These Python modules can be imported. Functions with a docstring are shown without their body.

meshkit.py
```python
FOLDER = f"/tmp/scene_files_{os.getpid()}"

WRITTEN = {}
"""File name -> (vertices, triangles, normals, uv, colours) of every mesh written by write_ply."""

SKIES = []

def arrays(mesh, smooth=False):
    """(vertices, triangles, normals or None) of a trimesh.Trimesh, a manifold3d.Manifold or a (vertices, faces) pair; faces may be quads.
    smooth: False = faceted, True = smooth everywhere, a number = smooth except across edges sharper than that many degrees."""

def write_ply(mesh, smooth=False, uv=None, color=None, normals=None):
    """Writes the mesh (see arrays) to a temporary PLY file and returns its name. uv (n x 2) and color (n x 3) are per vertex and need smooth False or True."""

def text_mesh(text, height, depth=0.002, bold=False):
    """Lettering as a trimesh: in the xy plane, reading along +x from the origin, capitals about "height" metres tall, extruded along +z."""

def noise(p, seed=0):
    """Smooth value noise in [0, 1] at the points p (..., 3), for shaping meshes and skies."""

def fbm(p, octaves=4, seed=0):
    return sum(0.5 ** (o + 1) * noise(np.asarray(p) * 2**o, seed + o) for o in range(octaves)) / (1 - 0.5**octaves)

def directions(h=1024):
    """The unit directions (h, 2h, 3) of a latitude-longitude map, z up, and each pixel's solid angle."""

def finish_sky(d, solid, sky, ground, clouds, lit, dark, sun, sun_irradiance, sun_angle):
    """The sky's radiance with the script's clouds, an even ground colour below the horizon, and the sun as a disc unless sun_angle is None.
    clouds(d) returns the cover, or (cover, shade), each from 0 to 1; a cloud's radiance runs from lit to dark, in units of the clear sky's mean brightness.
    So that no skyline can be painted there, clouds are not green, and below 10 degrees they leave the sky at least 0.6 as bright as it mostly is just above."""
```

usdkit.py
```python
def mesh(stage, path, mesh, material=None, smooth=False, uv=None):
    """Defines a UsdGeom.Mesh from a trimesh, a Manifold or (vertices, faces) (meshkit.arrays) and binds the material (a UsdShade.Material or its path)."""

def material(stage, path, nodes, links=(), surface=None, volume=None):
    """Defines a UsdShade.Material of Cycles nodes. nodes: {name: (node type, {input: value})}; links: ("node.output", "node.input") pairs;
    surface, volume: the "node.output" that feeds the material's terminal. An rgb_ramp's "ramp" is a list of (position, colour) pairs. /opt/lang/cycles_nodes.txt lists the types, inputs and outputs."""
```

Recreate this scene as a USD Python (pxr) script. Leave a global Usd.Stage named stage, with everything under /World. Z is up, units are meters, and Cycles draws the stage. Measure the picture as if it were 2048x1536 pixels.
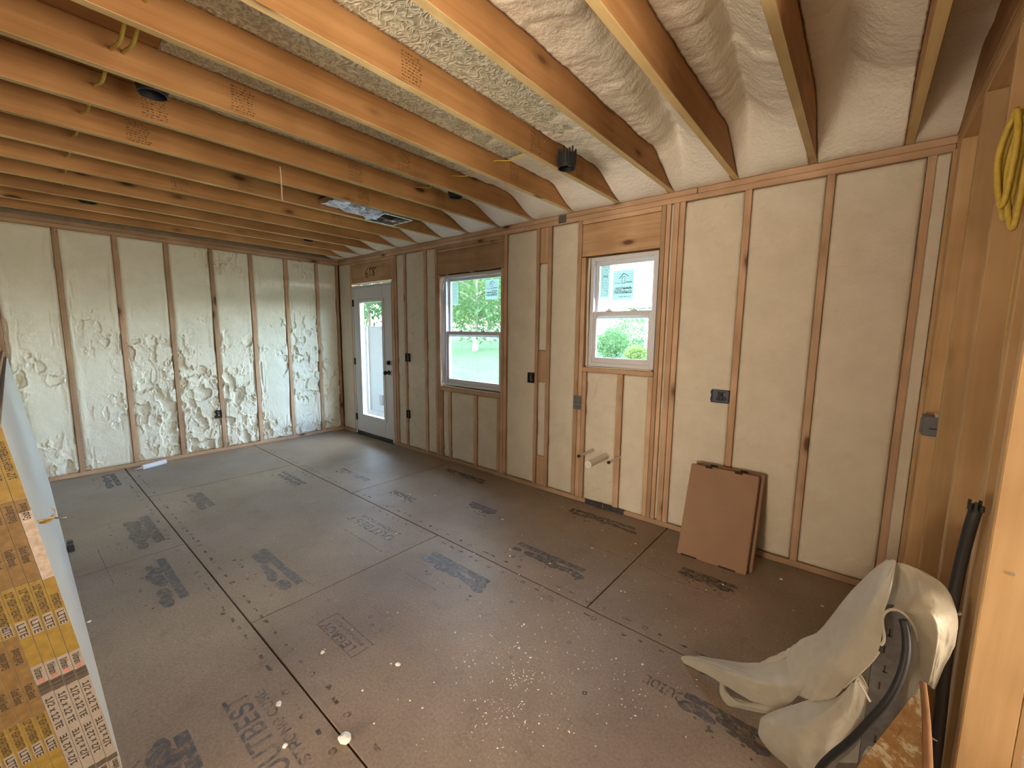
import math, sys
import numpy as np
import trimesh
from scipy.interpolate import Rbf
import shapely
from shapely import affinity
from shapely.geometry import Polygon, Point, box as sbox
sys.path.insert(0, "/opt/lang")
import usdkit, meshkit
from meshkit import noise, fbm
from pxr import Usd, UsdGeom, UsdLux, UsdShade, Sdf, Gf

rng = np.random.default_rng(7)
stage = Usd.Stage.CreateInMemory()
UsdGeom.SetStageUpAxis(stage, "Z")
UsdGeom.SetStageMetersPerUnit(stage, 1.0)
UsdGeom.Xform.Define(stage, "/World")
UsdGeom.Scope.Define(stage, "/World/Looks")

# ---------------------------------------------------------------- camera, sky, sun, big lights, exposure
CAM = np.array([5.84865, -3.08884, 1.47489])
YAW, PITCH, ROLL, FPX = math.radians(129.81234), math.radians(7.12714), math.radians(0.64633), 832.186
_f = np.array([math.cos(YAW) * math.cos(PITCH), math.sin(YAW) * math.cos(PITCH), -math.sin(PITCH)])
_r0 = np.cross(_f, [0, 0, 1]); _r0 /= np.linalg.norm(_r0); _u0 = np.cross(_r0, _f)
_r = _r0 * math.cos(ROLL) + _u0 * math.sin(ROLL)
_u = -_r0 * math.sin(ROLL) + _u0 * math.cos(ROLL)
cam = UsdGeom.Camera.Define(stage, "/World/camera")
cam.CreateHorizontalApertureAttr(36.0)
cam.CreateVerticalApertureAttr(27.0)
cam.CreateFocalLengthAttr(36.0 * FPX / 2048)
cam.CreateClippingRangeAttr(Gf.Vec2f(0.02, 400))
cam.CreateExposureAttr(0.62)
M = Gf.Matrix4d(*[float(v) for v in (*_r, 0, *_u, 0, *(-_f), 0, *CAM, 1)])
cam.AddTransformOp().Set(M)

dome = UsdLux.DomeLight.Define(stage, "/World/sky")
dome.CreateIntensityAttr(1.0)
usdkit.material(stage, "/World/Looks/sky_look", {
    "sky": ("sky_texture", {"sky_type": "multiple_scattering", "sun_disc": False, "sun_elevation": 0.75, "sun_rotation": 3.4,
                            "aerosol_density": 2.0, "air_density": 1.0}),
    "tc": ("texture_coordinate", {}),
    "n": ("noise_texture", {"scale": 2.2, "detail": 6.0}),
    "ramp": ("rgb_ramp", {"ramp": [(0.42, (0, 0, 0)), (0.68, (1, 1, 1))]}),
    "cloud": ("mix", {"mix_type": "mix", "color2": (9.0, 9.4, 9.6)}),
    "bw": ("rgb_to_bw", {}),
    "bg": ("background_shader", {"strength": 1.8})},
    [("tc.generated", "n.vector"), ("n.fac", "ramp.fac"), ("ramp.color", "bw.color"), ("bw.val", "cloud.fac"), ("sky.color", "cloud.color1"),
     ("cloud.color", "bg.color")], surface="bg.background")
UsdShade.MaterialBindingAPI.Apply(dome.GetPrim()).Bind(UsdShade.Material.Get(stage, "/World/Looks/sky_look"))

sun = UsdLux.DistantLight.Define(stage, "/World/sun")
sun.CreateIntensityAttr(2.5); sun.CreateAngleAttr(0.6); sun.CreateColorAttr(Gf.Vec3f(1.0, 0.93, 0.8))
sun.AddRotateXYZOp().Set(Gf.Vec3f(52, 0, 24))


def rect_light(name, loc, rot, w, h, power, col):
    l = UsdLux.RectLight.Define(stage, "/World/" + name)
    l.CreateWidthAttr(w); l.CreateHeightAttr(h); l.CreateIntensityAttr(power); l.CreateColorAttr(Gf.Vec3f(*col))
    l.AddTranslateOp().Set(Gf.Vec3d(*loc)); l.AddRotateXYZOp().Set(Gf.Vec3f(*rot))


# area lamps behind the camera for unseen daylight, tilted up to brighten the ceiling
rect_light("south_window_light", (4.90, -6.75, 1.15), (138, 0, 0), 1.5, 1.9, 42.0, (1.0, 0.86, 0.68))  # stands for the unseen south opening that lights the floor strip
rect_light("east_window_light", (8.75, -1.75, 1.25), (114, 0, 90), 2.0, 1.6, 16.0, (1.0, 0.85, 0.66))  # added lamp to even out joist faces and back wall

# ---------------------------------------------------------------- helpers
_used = {}


def path_for(name, parent=None):
    base = (parent if isinstance(parent, str) else str(parent.GetPath())) if parent is not None else "/World"
    k = (base, name); n = _used.get(k, 0); _used[k] = n + 1
    return f"{base}/{name}" if n == 0 else f"{base}/{name}_{n:03d}"


def tag(o, label=None, cat=None, group=None, kind=None):
    p = o if isinstance(o, Usd.Prim) else o.GetPrim()
    for k, v in (("label", label), ("category", cat), ("group", group), ("kind", kind)):
        if v: p.SetCustomDataByKey(k, v)
    return p


def thing(name, label, cat, loc=(0, 0, 0), rotz=0.0, group=None, kind=None, rotx=0.0):
    x = UsdGeom.Xform.Define(stage, path_for(name))
    x.AddTranslateOp().Set(Gf.Vec3d(*map(float, loc)))
    if rotz or rotx: x.AddRotateXYZOp().Set(Gf.Vec3f(rotx, 0, rotz))
    return tag(x, label, cat, group, kind)


def obj(name, m, mat, parent=None, smooth=False, label=None, cat=None, group=None, kind=None):
    p = usdkit.mesh(stage, path_for(name, parent), m, mat, smooth=smooth).GetPrim()
    return tag(p, label, cat, group, kind)


def dup(src, loc, label, rotz=0.0, group=None, rotx=0.0):
    was = src.GetCustomData()
    x = UsdGeom.Xform.Define(stage, path_for(src.GetName().rstrip("0123456789").rstrip("_"))); r = x.GetPrim()
    r.GetReferences().AddInternalReference(src.GetPath()); r.SetInstanceable(True)
    ops = {o.GetOpName(): o for o in x.GetOrderedXformOps()}
    ops["xformOp:translate"].Set(Gf.Vec3d(*map(float, loc)))
    if rotz or rotx:
        (ops.get("xformOp:rotateXYZ") or x.AddRotateXYZOp()).Set(Gf.Vec3f(rotx, 0, rotz))
    return tag(r, label, was["category"], group or was.get("group"))


def cat(ms): return trimesh.util.concatenate([m for m in ms if m is not None])


def bx(x0, x1, y0, y1, z0, z1):
    m = trimesh.creation.box((x1 - x0, y1 - y0, z1 - z0)); m.apply_translation(((x0 + x1) / 2, (y0 + y1) / 2, (z0 + z1) / 2)); return m


def cb(x0, x1, y0, y1, z0, z1, c=0.003):
    """box with chamfered edges (hull of 24 points)"""
    c = min(c, (x1 - x0) / 3, (y1 - y0) / 3, (z1 - z0) / 3)
    pts = []
    for x, sx in ((x0, 1), (x1, -1)):
        for y, sy in ((y0, 1), (y1, -1)):
            for z, sz in ((z0, 1), (z1, -1)):
                pts += [(x, y + sy * c, z + sz * c), (x + sx * c, y, z + sz * c), (x + sx * c, y + sy * c, z)]
    return trimesh.convex.convex_hull(np.array(pts))


def tube(pts, r, n=8, spline=True, caps=True):
    pts = np.asarray(pts, float)
    if spline and len(pts) > 2:
        from scipy.interpolate import CubicSpline
        t = np.r_[0, np.cumsum(np.linalg.norm(np.diff(pts, axis=0), axis=1))]
        pts = CubicSpline(t, pts)(np.linspace(0, t[-1], 6 * len(pts)))
    rr = np.broadcast_to(r, (len(pts),)) if np.ndim(r) == 0 else np.interp(np.linspace(0, 1, len(pts)), np.linspace(0, 1, len(r)), r)
    tan = np.gradient(pts, axis=0); tan /= np.linalg.norm(tan, axis=1, keepdims=True)
    ref = np.array([0.3, 0.5, 0.81]); v, f = [], []
    for p, d, q in zip(pts, tan, rr):
        a = np.cross(d, ref); a /= np.linalg.norm(a); b = np.cross(d, a); ref = -np.cross(d, a) if False else ref
        th = np.arange(n) * 2 * np.pi / n
        v.append(p + q * (np.cos(th)[:, None] * a + np.sin(th)[:, None] * b))
    v = np.concatenate(v); m = len(pts)
    for i in range(m - 1):
        for j in range(n):
            k = (j + 1) % n
            f += [(i * n + j, i * n + k, (i + 1) * n + k), (i * n + j, (i + 1) * n + k, (i + 1) * n + j)]
    if caps:
        for i0 in (0, (m - 1) * n):
            c = len(v); v = np.vstack([v, v[i0:i0 + n].mean(0)])
            f += [(c, i0 + j, i0 + (j + 1) % n) if i0 else (c, i0 + (j + 1) % n, i0 + j) for j in range(n)]
    t = trimesh.Trimesh(v, np.array(f), process=False); t.fix_normals(); return t


def cyl(p0, p1, r, n=20):
    return trimesh.creation.cylinder(r, segment=[p0, p1], sections=n)


def relief(O, U, V, N, nu, nv, hfun, depth):
    """closed slab whose front is a height field: O + u*U + v*V + h(u,v)*N, back flat at -depth"""
    O, U, V, N = map(lambda a: np.asarray(a, float), (O, U, V, N))
    u, v = np.meshgrid(np.linspace(0, 1, nu), np.linspace(0, 1, nv), indexing="ij")
    P = O + u[..., None] * U + v[..., None] * V
    P = P + hfun(P, u, v)[..., None] * N
    B = O + u[..., None] * U + v[..., None] * V - depth * N
    vs = [P.reshape(-1, 3)]
    i, j = np.meshgrid(np.arange(nu - 1), np.arange(nv - 1), indexing="ij")
    a = (i * nv + j).ravel(); f = [np.c_[a, a + nv, a + nv + 1], np.c_[a, a + nv + 1, a + 1]]
    ring = np.r_[np.arange(nu) * nv, (nu - 1) * nv + np.arange(1, nv), (np.arange(nu - 2, -1, -1)) * nv + nv - 1, np.arange(nv - 2, 0, -1)]
    k0 = nu * nv; br = B.reshape(-1, 3)[ring]; vs.append(br)
    m = len(ring); idx = np.arange(m); nx = (idx + 1) % m
    f += [np.c_[ring[idx], k0 + idx, k0 + nx], np.c_[ring[idx], k0 + nx, ring[nx]]]
    c = k0 + m; vs.append(br.mean(0)[None]); f.append(np.c_[np.full(m, c), k0 + nx, k0 + idx])
    t = trimesh.Trimesh(np.vstack(vs), np.vstack(f), process=False)
    if np.dot(np.cross(U, V), N) < 0: t.invert()
    return t


def sst(a, b, x):
    t = np.clip((x - a) / (b - a), 0, 1); return t * t * (3 - 2 * t)


# ---------------------------------------------------------------- materials
L = "/World/Looks/"


def plain(name, col, rough=0.6, metal=0.0, spec=0.4, noise_amt=0.0, scale=30.0, bump=0.0, **kw):
    nodes = {"p": ("principled_bsdf", {"base_color": col, "roughness": rough, "metallic": metal, "specular_ior_level": spec, **kw})}
    links = []
    if noise_amt or bump:
        nodes["g"] = ("geometry", {}); nodes["n"] = ("noise_texture", {"scale": scale, "detail": 4.0}); links.append(("g.position", "n.vector"))
    if noise_amt:
        nodes["r"] = ("rgb_ramp", {"ramp": [(0.3, tuple(c * (1 - noise_amt) for c in col)), (0.7, tuple(min(1, c * (1 + noise_amt)) for c in col))]})
        links += [("n.fac", "r.fac"), ("r.color", "p.base_color")]
    if bump:
        nodes["b"] = ("bump", {"strength": bump, "distance": 0.01}); links += [("n.fac", "b.height"), ("b.normal", "p.normal")]
    return usdkit.material(stage, L + name, nodes, links, surface="p.BSDF")


def wood(name, axis, light, dark, knot=(0.10, 0.045, 0.02), knots=True, rough=0.7, vary=0.18):
    fast, slow = 26.0, 1.1
    sc = [fast] * 3; sc["xyz".index(axis)] = slow
    ks = [8.5] * 3; ks["xyz".index(axis)] = 3.4
    nodes = {"g": ("geometry", {}), "oi": ("object_info", {}),
             "m": ("mapping", {"scale": tuple(sc)}), "mk": ("mapping", {"scale": tuple(ks)}),
             "mul": ("math", {"math_type": "multiply", "value2": 37.0}),
             "n": ("noise_texture", {"dimensions": "4D", "scale": 1.0, "detail": 5.0, "roughness": 0.6, "distortion": 0.6}),
             "r": ("rgb_ramp", {"ramp": [(0.28, dark), (0.5, tuple(0.5 * (a + b) for a, b in zip(light, dark))), (0.72, light)]}),
             "nb": ("noise_texture", {"scale": 3.0, "detail": 2.0}),
             "rb": ("rgb_ramp", {"ramp": [(0.3, (0.80, 0.76, 0.70)), (0.7, (1.1, 1.1, 1.1))]}),
             "mx": ("mix", {"mix_type": "multiply", "fac": 1.0}),
             "hv": ("map_range", {"from_min": 0.0, "from_max": 1.0, "to_min": 1.0 - vary, "to_max": 1.0 + vary}),
             "hs": ("hsv", {}),
             "p": ("principled_bsdf", {"roughness": rough, "specular_ior_level": 0.25}),
             "b": ("bump", {"strength": 0.25, "distance": 0.004})}
    links = [("g.position", "m.vector"), ("oi.random", "mul.value1"), ("m.vector", "n.vector"), ("mul.value", "n.w"), ("n.fac", "r.fac"),
             ("g.position", "nb.vector"), ("nb.fac", "rb.fac"), ("r.color", "mx.color1"), ("rb.color", "mx.color2"),
             ("oi.random", "hv.value"), ("hv.result", "hs.value"), ("n.fac", "b.height"), ("b.normal", "p.normal")]
    if knots:
        nodes |= {"v": ("voronoi_texture", {"dimensions": "4D", "scale": 1.0, "randomness": 1.0}),
                  "kr": ("rgb_ramp", {"ramp": [(0.0, (1, 1, 1)), (0.13, (0.9, 0.9, 0.9)), (0.20, (0.3, 0.3, 0.3)), (0.31, (0, 0, 0))]}),
                  "kb": ("rgb_to_bw", {}), "km": ("mix", {"mix_type": "mix", "color2": knot})}
        links += [("g.position", "mk.vector"), ("mk.vector", "v.vector"), ("mul.value", "v.w"), ("v.distance", "kr.fac"), ("kr.color", "kb.color"),
                  ("kb.val", "km.fac"), ("mx.color", "km.color1"), ("km.color", "hs.color")]
    else:
        links += [("mx.color", "hs.color")]
    links.append(("hs.color", "p.base_color"))
    return usdkit.material(stage, L + name, nodes, links, surface="p.BSDF")


STUD_L, STUD_D = (0.57, 0.385, 0.255), (0.43, 0.27, 0.165)
wood_x = wood("stud_wood_x", "x", STUD_L, STUD_D)
wood_y = wood("stud_wood_y", "y", STUD_L, STUD_D)
wood_z = wood("stud_wood_z", "z", STUD_L, STUD_D)
pine_z = wood("pale_pine_z", "z", (0.58, 0.40, 0.22), (0.47, 0.30, 0.145))
pine_y = wood("pale_pine_y", "y", (0.60, 0.38, 0.19), (0.48, 0.28, 0.13))
joist_m = wood("joist_wood", "y", (0.50, 0.275, 0.115), (0.36, 0.175, 0.065), knot=(0.07, 0.025, 0.01))
edge_m = wood("joist_planed_edge", "y", (0.70, 0.54, 0.28), (0.56, 0.40, 0.18), knot=(0.20, 0.10, 0.04))  # paler wood tone with the light on the joist undersides painted in
deck_m = wood("deck_wood", "y", (0.40, 0.21, 0.09), (0.28, 0.14, 0.06))
header_m = wood("header_wood", "x", (0.53, 0.345, 0.20), (0.38, 0.225, 0.12))


def foam_mat(name, a, b, bscale=60.0, bstr=0.5):
    return usdkit.material(stage, L + name, {
        "g": ("geometry", {}), "n": ("noise_texture", {"scale": 5.0, "detail": 5.0, "roughness": 0.65}),
        "n2": ("noise_texture", {"scale": bscale, "detail": 5.0, "roughness": 0.6}),
        "r": ("rgb_ramp", {"ramp": [(0.3, a), (0.7, b)]}), "b": ("bump", {"strength": bstr, "distance": 0.008}),
        "p": ("principled_bsdf", {"roughness": 0.75, "specular_ior_level": 0.3})},
        [("g.position", "n.vector"), ("g.position", "n2.vector"), ("n.fac", "r.fac"), ("n2.fac", "b.height"), ("b.normal", "p.normal"),
         ("r.color", "p.base_color")], surface="p.BSDF")


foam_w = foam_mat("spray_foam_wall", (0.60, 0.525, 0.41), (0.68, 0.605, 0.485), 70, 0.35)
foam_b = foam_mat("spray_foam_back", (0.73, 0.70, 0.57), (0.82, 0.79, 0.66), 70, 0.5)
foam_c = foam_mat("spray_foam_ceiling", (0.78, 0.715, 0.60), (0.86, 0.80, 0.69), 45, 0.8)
membrane_m = usdkit.material(stage, L + "fibre_membrane", {
    "g": ("geometry", {}), "m": ("mapping", {"scale": (22, 22, 22)}),
    "n": ("noise_texture", {"type": "ridged_multifractal", "scale": 1.0, "detail": 5.0, "roughness": 0.75, "distortion": 2.0, "gain": 1.5, "offset": 0.8}),
    "r": ("rgb_ramp", {"ramp": [(0.10, (0.42, 0.385, 0.28)), (0.5, (0.55, 0.53, 0.41)), (0.95, (0.80, 0.80, 0.66))]}),
    "b": ("bump", {"strength": 0.6, "distance": 0.006}), "p": ("principled_bsdf", {"roughness": 0.6})},
    [("g.position", "m.vector"), ("m.vector", "n.vector"), ("n.fac", "r.fac"), ("n.fac", "b.height"), ("b.normal", "p.normal"), ("r.color", "p.base_color")], surface="p.BSDF")
floor_m = usdkit.material(stage, L + "subfloor_panel", {
    "g": ("geometry", {}), "oi": ("object_info", {}),
    "n": ("noise_texture", {"scale": 1.6, "detail": 6.0, "roughness": 0.6}),
    "n2": ("noise_texture", {"scale": 90.0, "detail": 3.0}),
    "n3": ("noise_texture", {"scale": 9.0, "detail": 6.0, "roughness": 0.7}),
    "r": ("rgb_ramp", {"ramp": [(0.3, (0.225, 0.167, 0.122)), (0.7, (0.32, 0.245, 0.187))]}),
    "r2": ("rgb_ramp", {"ramp": [(0.3, (0.82, 0.82, 0.82)), (0.7, (1.15, 1.15, 1.15))]}),
    "r3": ("rgb_ramp", {"ramp": [(0.25, (0.72, 0.70, 0.68)), (0.45, (1, 1, 1))]}),
    "mx": ("mix", {"mix_type": "multiply", "fac": 1.0}), "mx2": ("mix", {"mix_type": "multiply", "fac": 0.8}),
    "b": ("bump", {"strength": 0.2, "distance": 0.003}),
    "p": ("principled_bsdf", {"roughness": 0.52, "specular_ior_level": 0.45})},
    [("g.position", "n.vector"), ("g.position", "n2.vector"), ("g.position", "n3.vector"), ("n.fac", "r.fac"), ("n2.fac", "r2.fac"), ("n3.fac", "r3.fac"),
     ("r.color", "mx.color1"), ("r2.color", "mx.color2"), ("mx.color", "mx2.color1"), ("r3.color", "mx2.color2"), ("mx2.color", "p.base_color"),
     ("n2.fac", "b.height"), ("b.normal", "p.normal")], surface="p.BSDF")


def worn(name, ink, scale=28.0, lo=0.42, hi=0.56):
    """worn ink: opaque where the noise is high, bare (cut out) elsewhere"""
    return usdkit.material(stage, L + name, {
        "g": ("geometry", {}), "n": ("noise_texture", {"scale": scale, "detail": 6.0, "roughness": 0.75}),
        "r": ("rgb_ramp", {"ramp": [(lo, (0, 0, 0)), (hi, (1, 1, 1))]}), "bw": ("rgb_to_bw", {}),
        "p": ("principled_bsdf", {"base_color": ink, "roughness": 0.6}), "t": ("transparent_bsdf", {}), "mx": ("mix_closure", {})},
        [("g.position", "n.vector"), ("n.fac", "r.fac"), ("r.color", "bw.color"), ("bw.val", "mx.fac"), ("t.BSDF", "mx.closure1"), ("p.BSDF", "mx.closure2")], surface="mx.closure")


ink_dark = worn("worn_ink_dark", (0.085, 0.083, 0.082), 34, 0.40, 0.78)
ink_faint = worn("worn_ink_faint", (0.10, 0.085, 0.075), 40, 0.44, 0.70)
ink_stamp = worn("grade_stamp_ink", (0.15, 0.075, 0.03), 80, 0.44, 0.75)
ink_black = plain("print_ink_black", (0.05, 0.04, 0.03), 0.6)
marker_m = plain("marker_black", (0.02, 0.02, 0.02), 0.5)
gyp_face = plain("gypsum_face_paper", (0.52, 0.47, 0.395), 0.8, noise_amt=0.03, scale=20)
gyp_core = plain("gypsum_core_torn", (0.52, 0.42, 0.34), 0.9, noise_amt=0.25, scale=60, bump=0.4)
tape_y = plain("end_tape_yellow", (0.31, 0.195, 0.035), 0.5, noise_amt=0.16, scale=50)
tape_b = plain("end_tape_tan", (0.225, 0.13, 0.042), 0.5, noise_amt=0.2, scale=50)
tape_w = plain("end_tape_white", (0.36, 0.30, 0.25), 0.5, noise_amt=0.1, scale=60)
tape_bar = plain("end_tape_bars", (0.16, 0.12, 0.09), 0.5, noise_amt=0.2, scale=60)
tape_red = plain("end_tape_red", (0.50, 0.20, 0.17), 0.5, noise_amt=0.2, scale=80)
card_m = plain("cardboard", (0.30, 0.175, 0.105), 0.75, noise_amt=0.06, scale=8, bump=0.05)
card_edge = plain("cardboard_edge", (0.24, 0.14, 0.08), 0.8, noise_amt=0.15, scale=90)
dark_m = plain("dark_slot", (0.02, 0.015, 0.012), 0.8)
black_pl = plain("black_plastic", (0.018, 0.018, 0.02), 0.45)
blue_pl = plain("grey_box_plastic", (0.15, 0.15, 0.165), 0.5)
navy_pl = plain("dark_blue_box_plastic", (0.03, 0.035, 0.07), 0.45)
steel = plain("galvanised_steel", (0.17, 0.165, 0.165), 0.5, metal=0.5, noise_amt=0.15, scale=40)
steel_dk = plain("dark_strap_steel", (0.06, 0.055, 0.06), 0.55, metal=0.3, noise_amt=0.2, scale=40)
bright_m = plain("bright_nail", (0.8, 0.78, 0.72), 0.25, metal=0.9)
rail_m = plain("grey_rail_steel", (0.13, 0.125, 0.125), 0.5, metal=0.4, noise_amt=0.18, scale=60)
bronze = plain("oil_rubbed_bronze", (0.025, 0.02, 0.018), 0.35, metal=0.5)
white_paint = plain("white_door_paint", (0.62, 0.61, 0.62), 0.45)
vinyl = plain("white_vinyl_frame", (0.60, 0.58, 0.60), 0.4)
flash_m = plain("white_flashing_film", (0.75, 0.77, 0.82), 0.35, noise_amt=0.06, scale=25)
pvc = plain("white_pvc", (0.72, 0.69, 0.60), 0.35)
pex = plain("white_pex", (0.68, 0.60, 0.52), 0.4)
yel_cable = plain("yellow_cable_jacket", (0.55, 0.40, 0.07), 0.5, noise_amt=0.15, scale=60)
pale_string = plain("pale_twine", (0.75, 0.58, 0.42), 0.7)
foam_chip = plain("foam_chip_white", (0.82, 0.80, 0.74), 0.8, noise_amt=0.06, scale=90, bump=0.4)
tube_m = plain("caulk_tube_white", (0.72, 0.74, 0.78), 0.35)
foil_m = plain("duct_foil", (0.72, 0.74, 0.78), 0.22, metal=0.95, scale=35, bump=0.9)
kraft_m = usdkit.material(stage, L + "torn_kraft_paper", {
    "g": ("geometry", {}), "n": ("noise_texture", {"scale": 8.0, "detail": 7.0, "roughness": 0.72, "distortion": 0.3}),
    "r": ("rgb_ramp", {"ramp": [(0.35, (0.17, 0.085, 0.03)), (0.53, (0.30, 0.17, 0.065)), (0.56, (0.45, 0.38, 0.26)), (0.7, (0.58, 0.57, 0.46))]}),
    "b": ("bump", {"strength": 0.6, "distance": 0.02}), "p": ("principled_bsdf", {"roughness": 0.85})},
    [("g.position", "n.vector"), ("n.fac", "r.fac"), ("r.color", "p.base_color"), ("n.fac", "b.height"), ("b.normal", "p.normal")], surface="p.BSDF")
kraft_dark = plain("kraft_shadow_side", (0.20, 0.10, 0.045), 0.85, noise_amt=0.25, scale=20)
poly_m = usdkit.material(stage, L + "translucent_poly_sheet", {
    "g": ("geometry", {}), "n": ("noise_texture", {"scale": 13.0, "detail": 4.0, "distortion": 1.0}),
    "r": ("rgb_ramp", {"ramp": [(0.3, (0.60, 0.56, 0.47)), (0.7, (0.72, 0.68, 0.58))]}),
    "b": ("bump", {"strength": 0.4, "distance": 0.02}),
    "d": ("principled_bsdf", {"roughness": 0.38, "specular_ior_level": 0.5}), "tl": ("translucent_bsdf", {"color": (0.72, 0.68, 0.58)}),
    "t": ("transparent_bsdf", {"color": (0.95, 0.93, 0.9)}), "m1": ("mix_closure", {"fac": 0.35}), "m2": ("mix_closure", {"fac": 0.16})},
    [("g.position", "n.vector"), ("n.fac", "r.fac"), ("r.color", "d.base_color"), ("n.fac", "b.height"), ("b.normal", "d.normal"),
     ("d.BSDF", "m1.closure1"), ("tl.BSDF", "m1.closure2"), ("m1.closure", "m2.closure1"), ("t.BSDF", "m2.closure2")], surface="m2.closure")
glass_m = usdkit.material(stage, L + "window_pane", {
    "lw": ("layer_weight", {"blend": 0.5}), "pw": ("math", {"math_type": "power", "value2": 4.0}), "f": ("map_range", {"to_min": 0.03, "to_max": 0.7}), "t": ("transparent_bsdf", {"color": (0.95, 0.98, 0.97)}), "gl": ("glossy_bsdf", {"roughness": 0.02, "color": (1, 1, 1)}),
    "mx": ("mix_closure", {})}, [("lw.facing", "pw.value1"), ("pw.value", "f.value"), ("f.result", "mx.fac"), ("t.BSDF", "mx.closure1"), ("gl.BSDF", "mx.closure2")], surface="mx.closure")
sticker_m = usdkit.material(stage, L + "translucent_sticker", {
    "d": ("diffuse_bsdf", {"color": (0.36, 0.42, 0.39)}), "tl": ("translucent_bsdf", {"color": (0.42, 0.50, 0.46)}), "mx": ("mix_closure", {"fac": 0.65})},
    [("d.BSDF", "mx.closure1"), ("tl.BSDF", "mx.closure2")], surface="mx.closure")
sticker_ink = plain("sticker_print", (0.06, 0.12, 0.12), 0.6)
grass_m = usdkit.material(stage, L + "lawn_grass", {
    "g": ("geometry", {}), "n": ("noise_texture", {"scale": 1.2, "detail": 8.0, "roughness": 0.7}), "n2": ("noise_texture", {"scale": 16.0, "detail": 4.0}),
    "r": ("rgb_ramp", {"ramp": [(0.3, (0.024, 0.058, 0.020)), (0.6, (0.045, 0.09, 0.032)), (0.75, (0.09, 0.12, 0.05))]}),
    "p": ("principled_bsdf", {"roughness": 0.9, "specular_ior_level": 0.1}), "b": ("bump", {"strength": 0.8, "distance": 0.05})},
    [("g.position", "n.vector"), ("g.position", "n2.vector"), ("n.fac", "r.fac"), ("r.color", "p.base_color"), ("n2.fac", "b.height"), ("b.normal", "p.normal")], surface="p.BSDF")


def leaf(name, c):
    return usdkit.material(stage, L + name, {
        "oi": ("geometry", {}), "h": ("hsv", {"color": c}), "mr": ("map_range", {"to_min": 0.6, "to_max": 1.5}),
        "d": ("diffuse_bsdf", {}), "tl": ("translucent_bsdf", {}), "mx": ("mix_closure", {"fac": 0.45})},
        [("oi.random_per_island", "mr.value"), ("mr.result", "h.value"), ("h.color", "d.color"), ("h.color", "tl.color"), ("d.BSDF", "mx.closure1"), ("tl.BSDF", "mx.closure2")], surface="mx.closure")


leaf_g = leaf("leaf_green", (0.09, 0.17, 0.065))
leaf_y = leaf("leaf_yellow_green", (0.17, 0.23, 0.07))
bark = plain("tree_bark", (0.16, 0.13, 0.10), 0.9, noise_amt=0.3, scale=12)
siding_m = plain("white_siding", (0.30, 0.34, 0.37), 0.8, spec=0.1)
concrete = plain("porch_concrete", (0.30, 0.29, 0.28), 0.85, noise_amt=0.08, scale=12)
ext_m = plain("exterior_sheathing", (0.35, 0.27, 0.18), 0.8, noise_amt=0.15, scale=30)
roof_m = plain("orange_eave_trim", (0.50, 0.27, 0.12), 0.8)
sub_m = plain("seam_dark_under_floor", (0.05, 0.04, 0.03), 0.9)

# ---------------------------------------------------------------- room shell
ZP = 2.390      # underside of the top plates
ZT = 2.467      # top of the plates / underside of the joists
LE = 6.125      # west face of the stud wall at the right edge
YS = -3.42      # inside face of the south wall
T = 0.089

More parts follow.
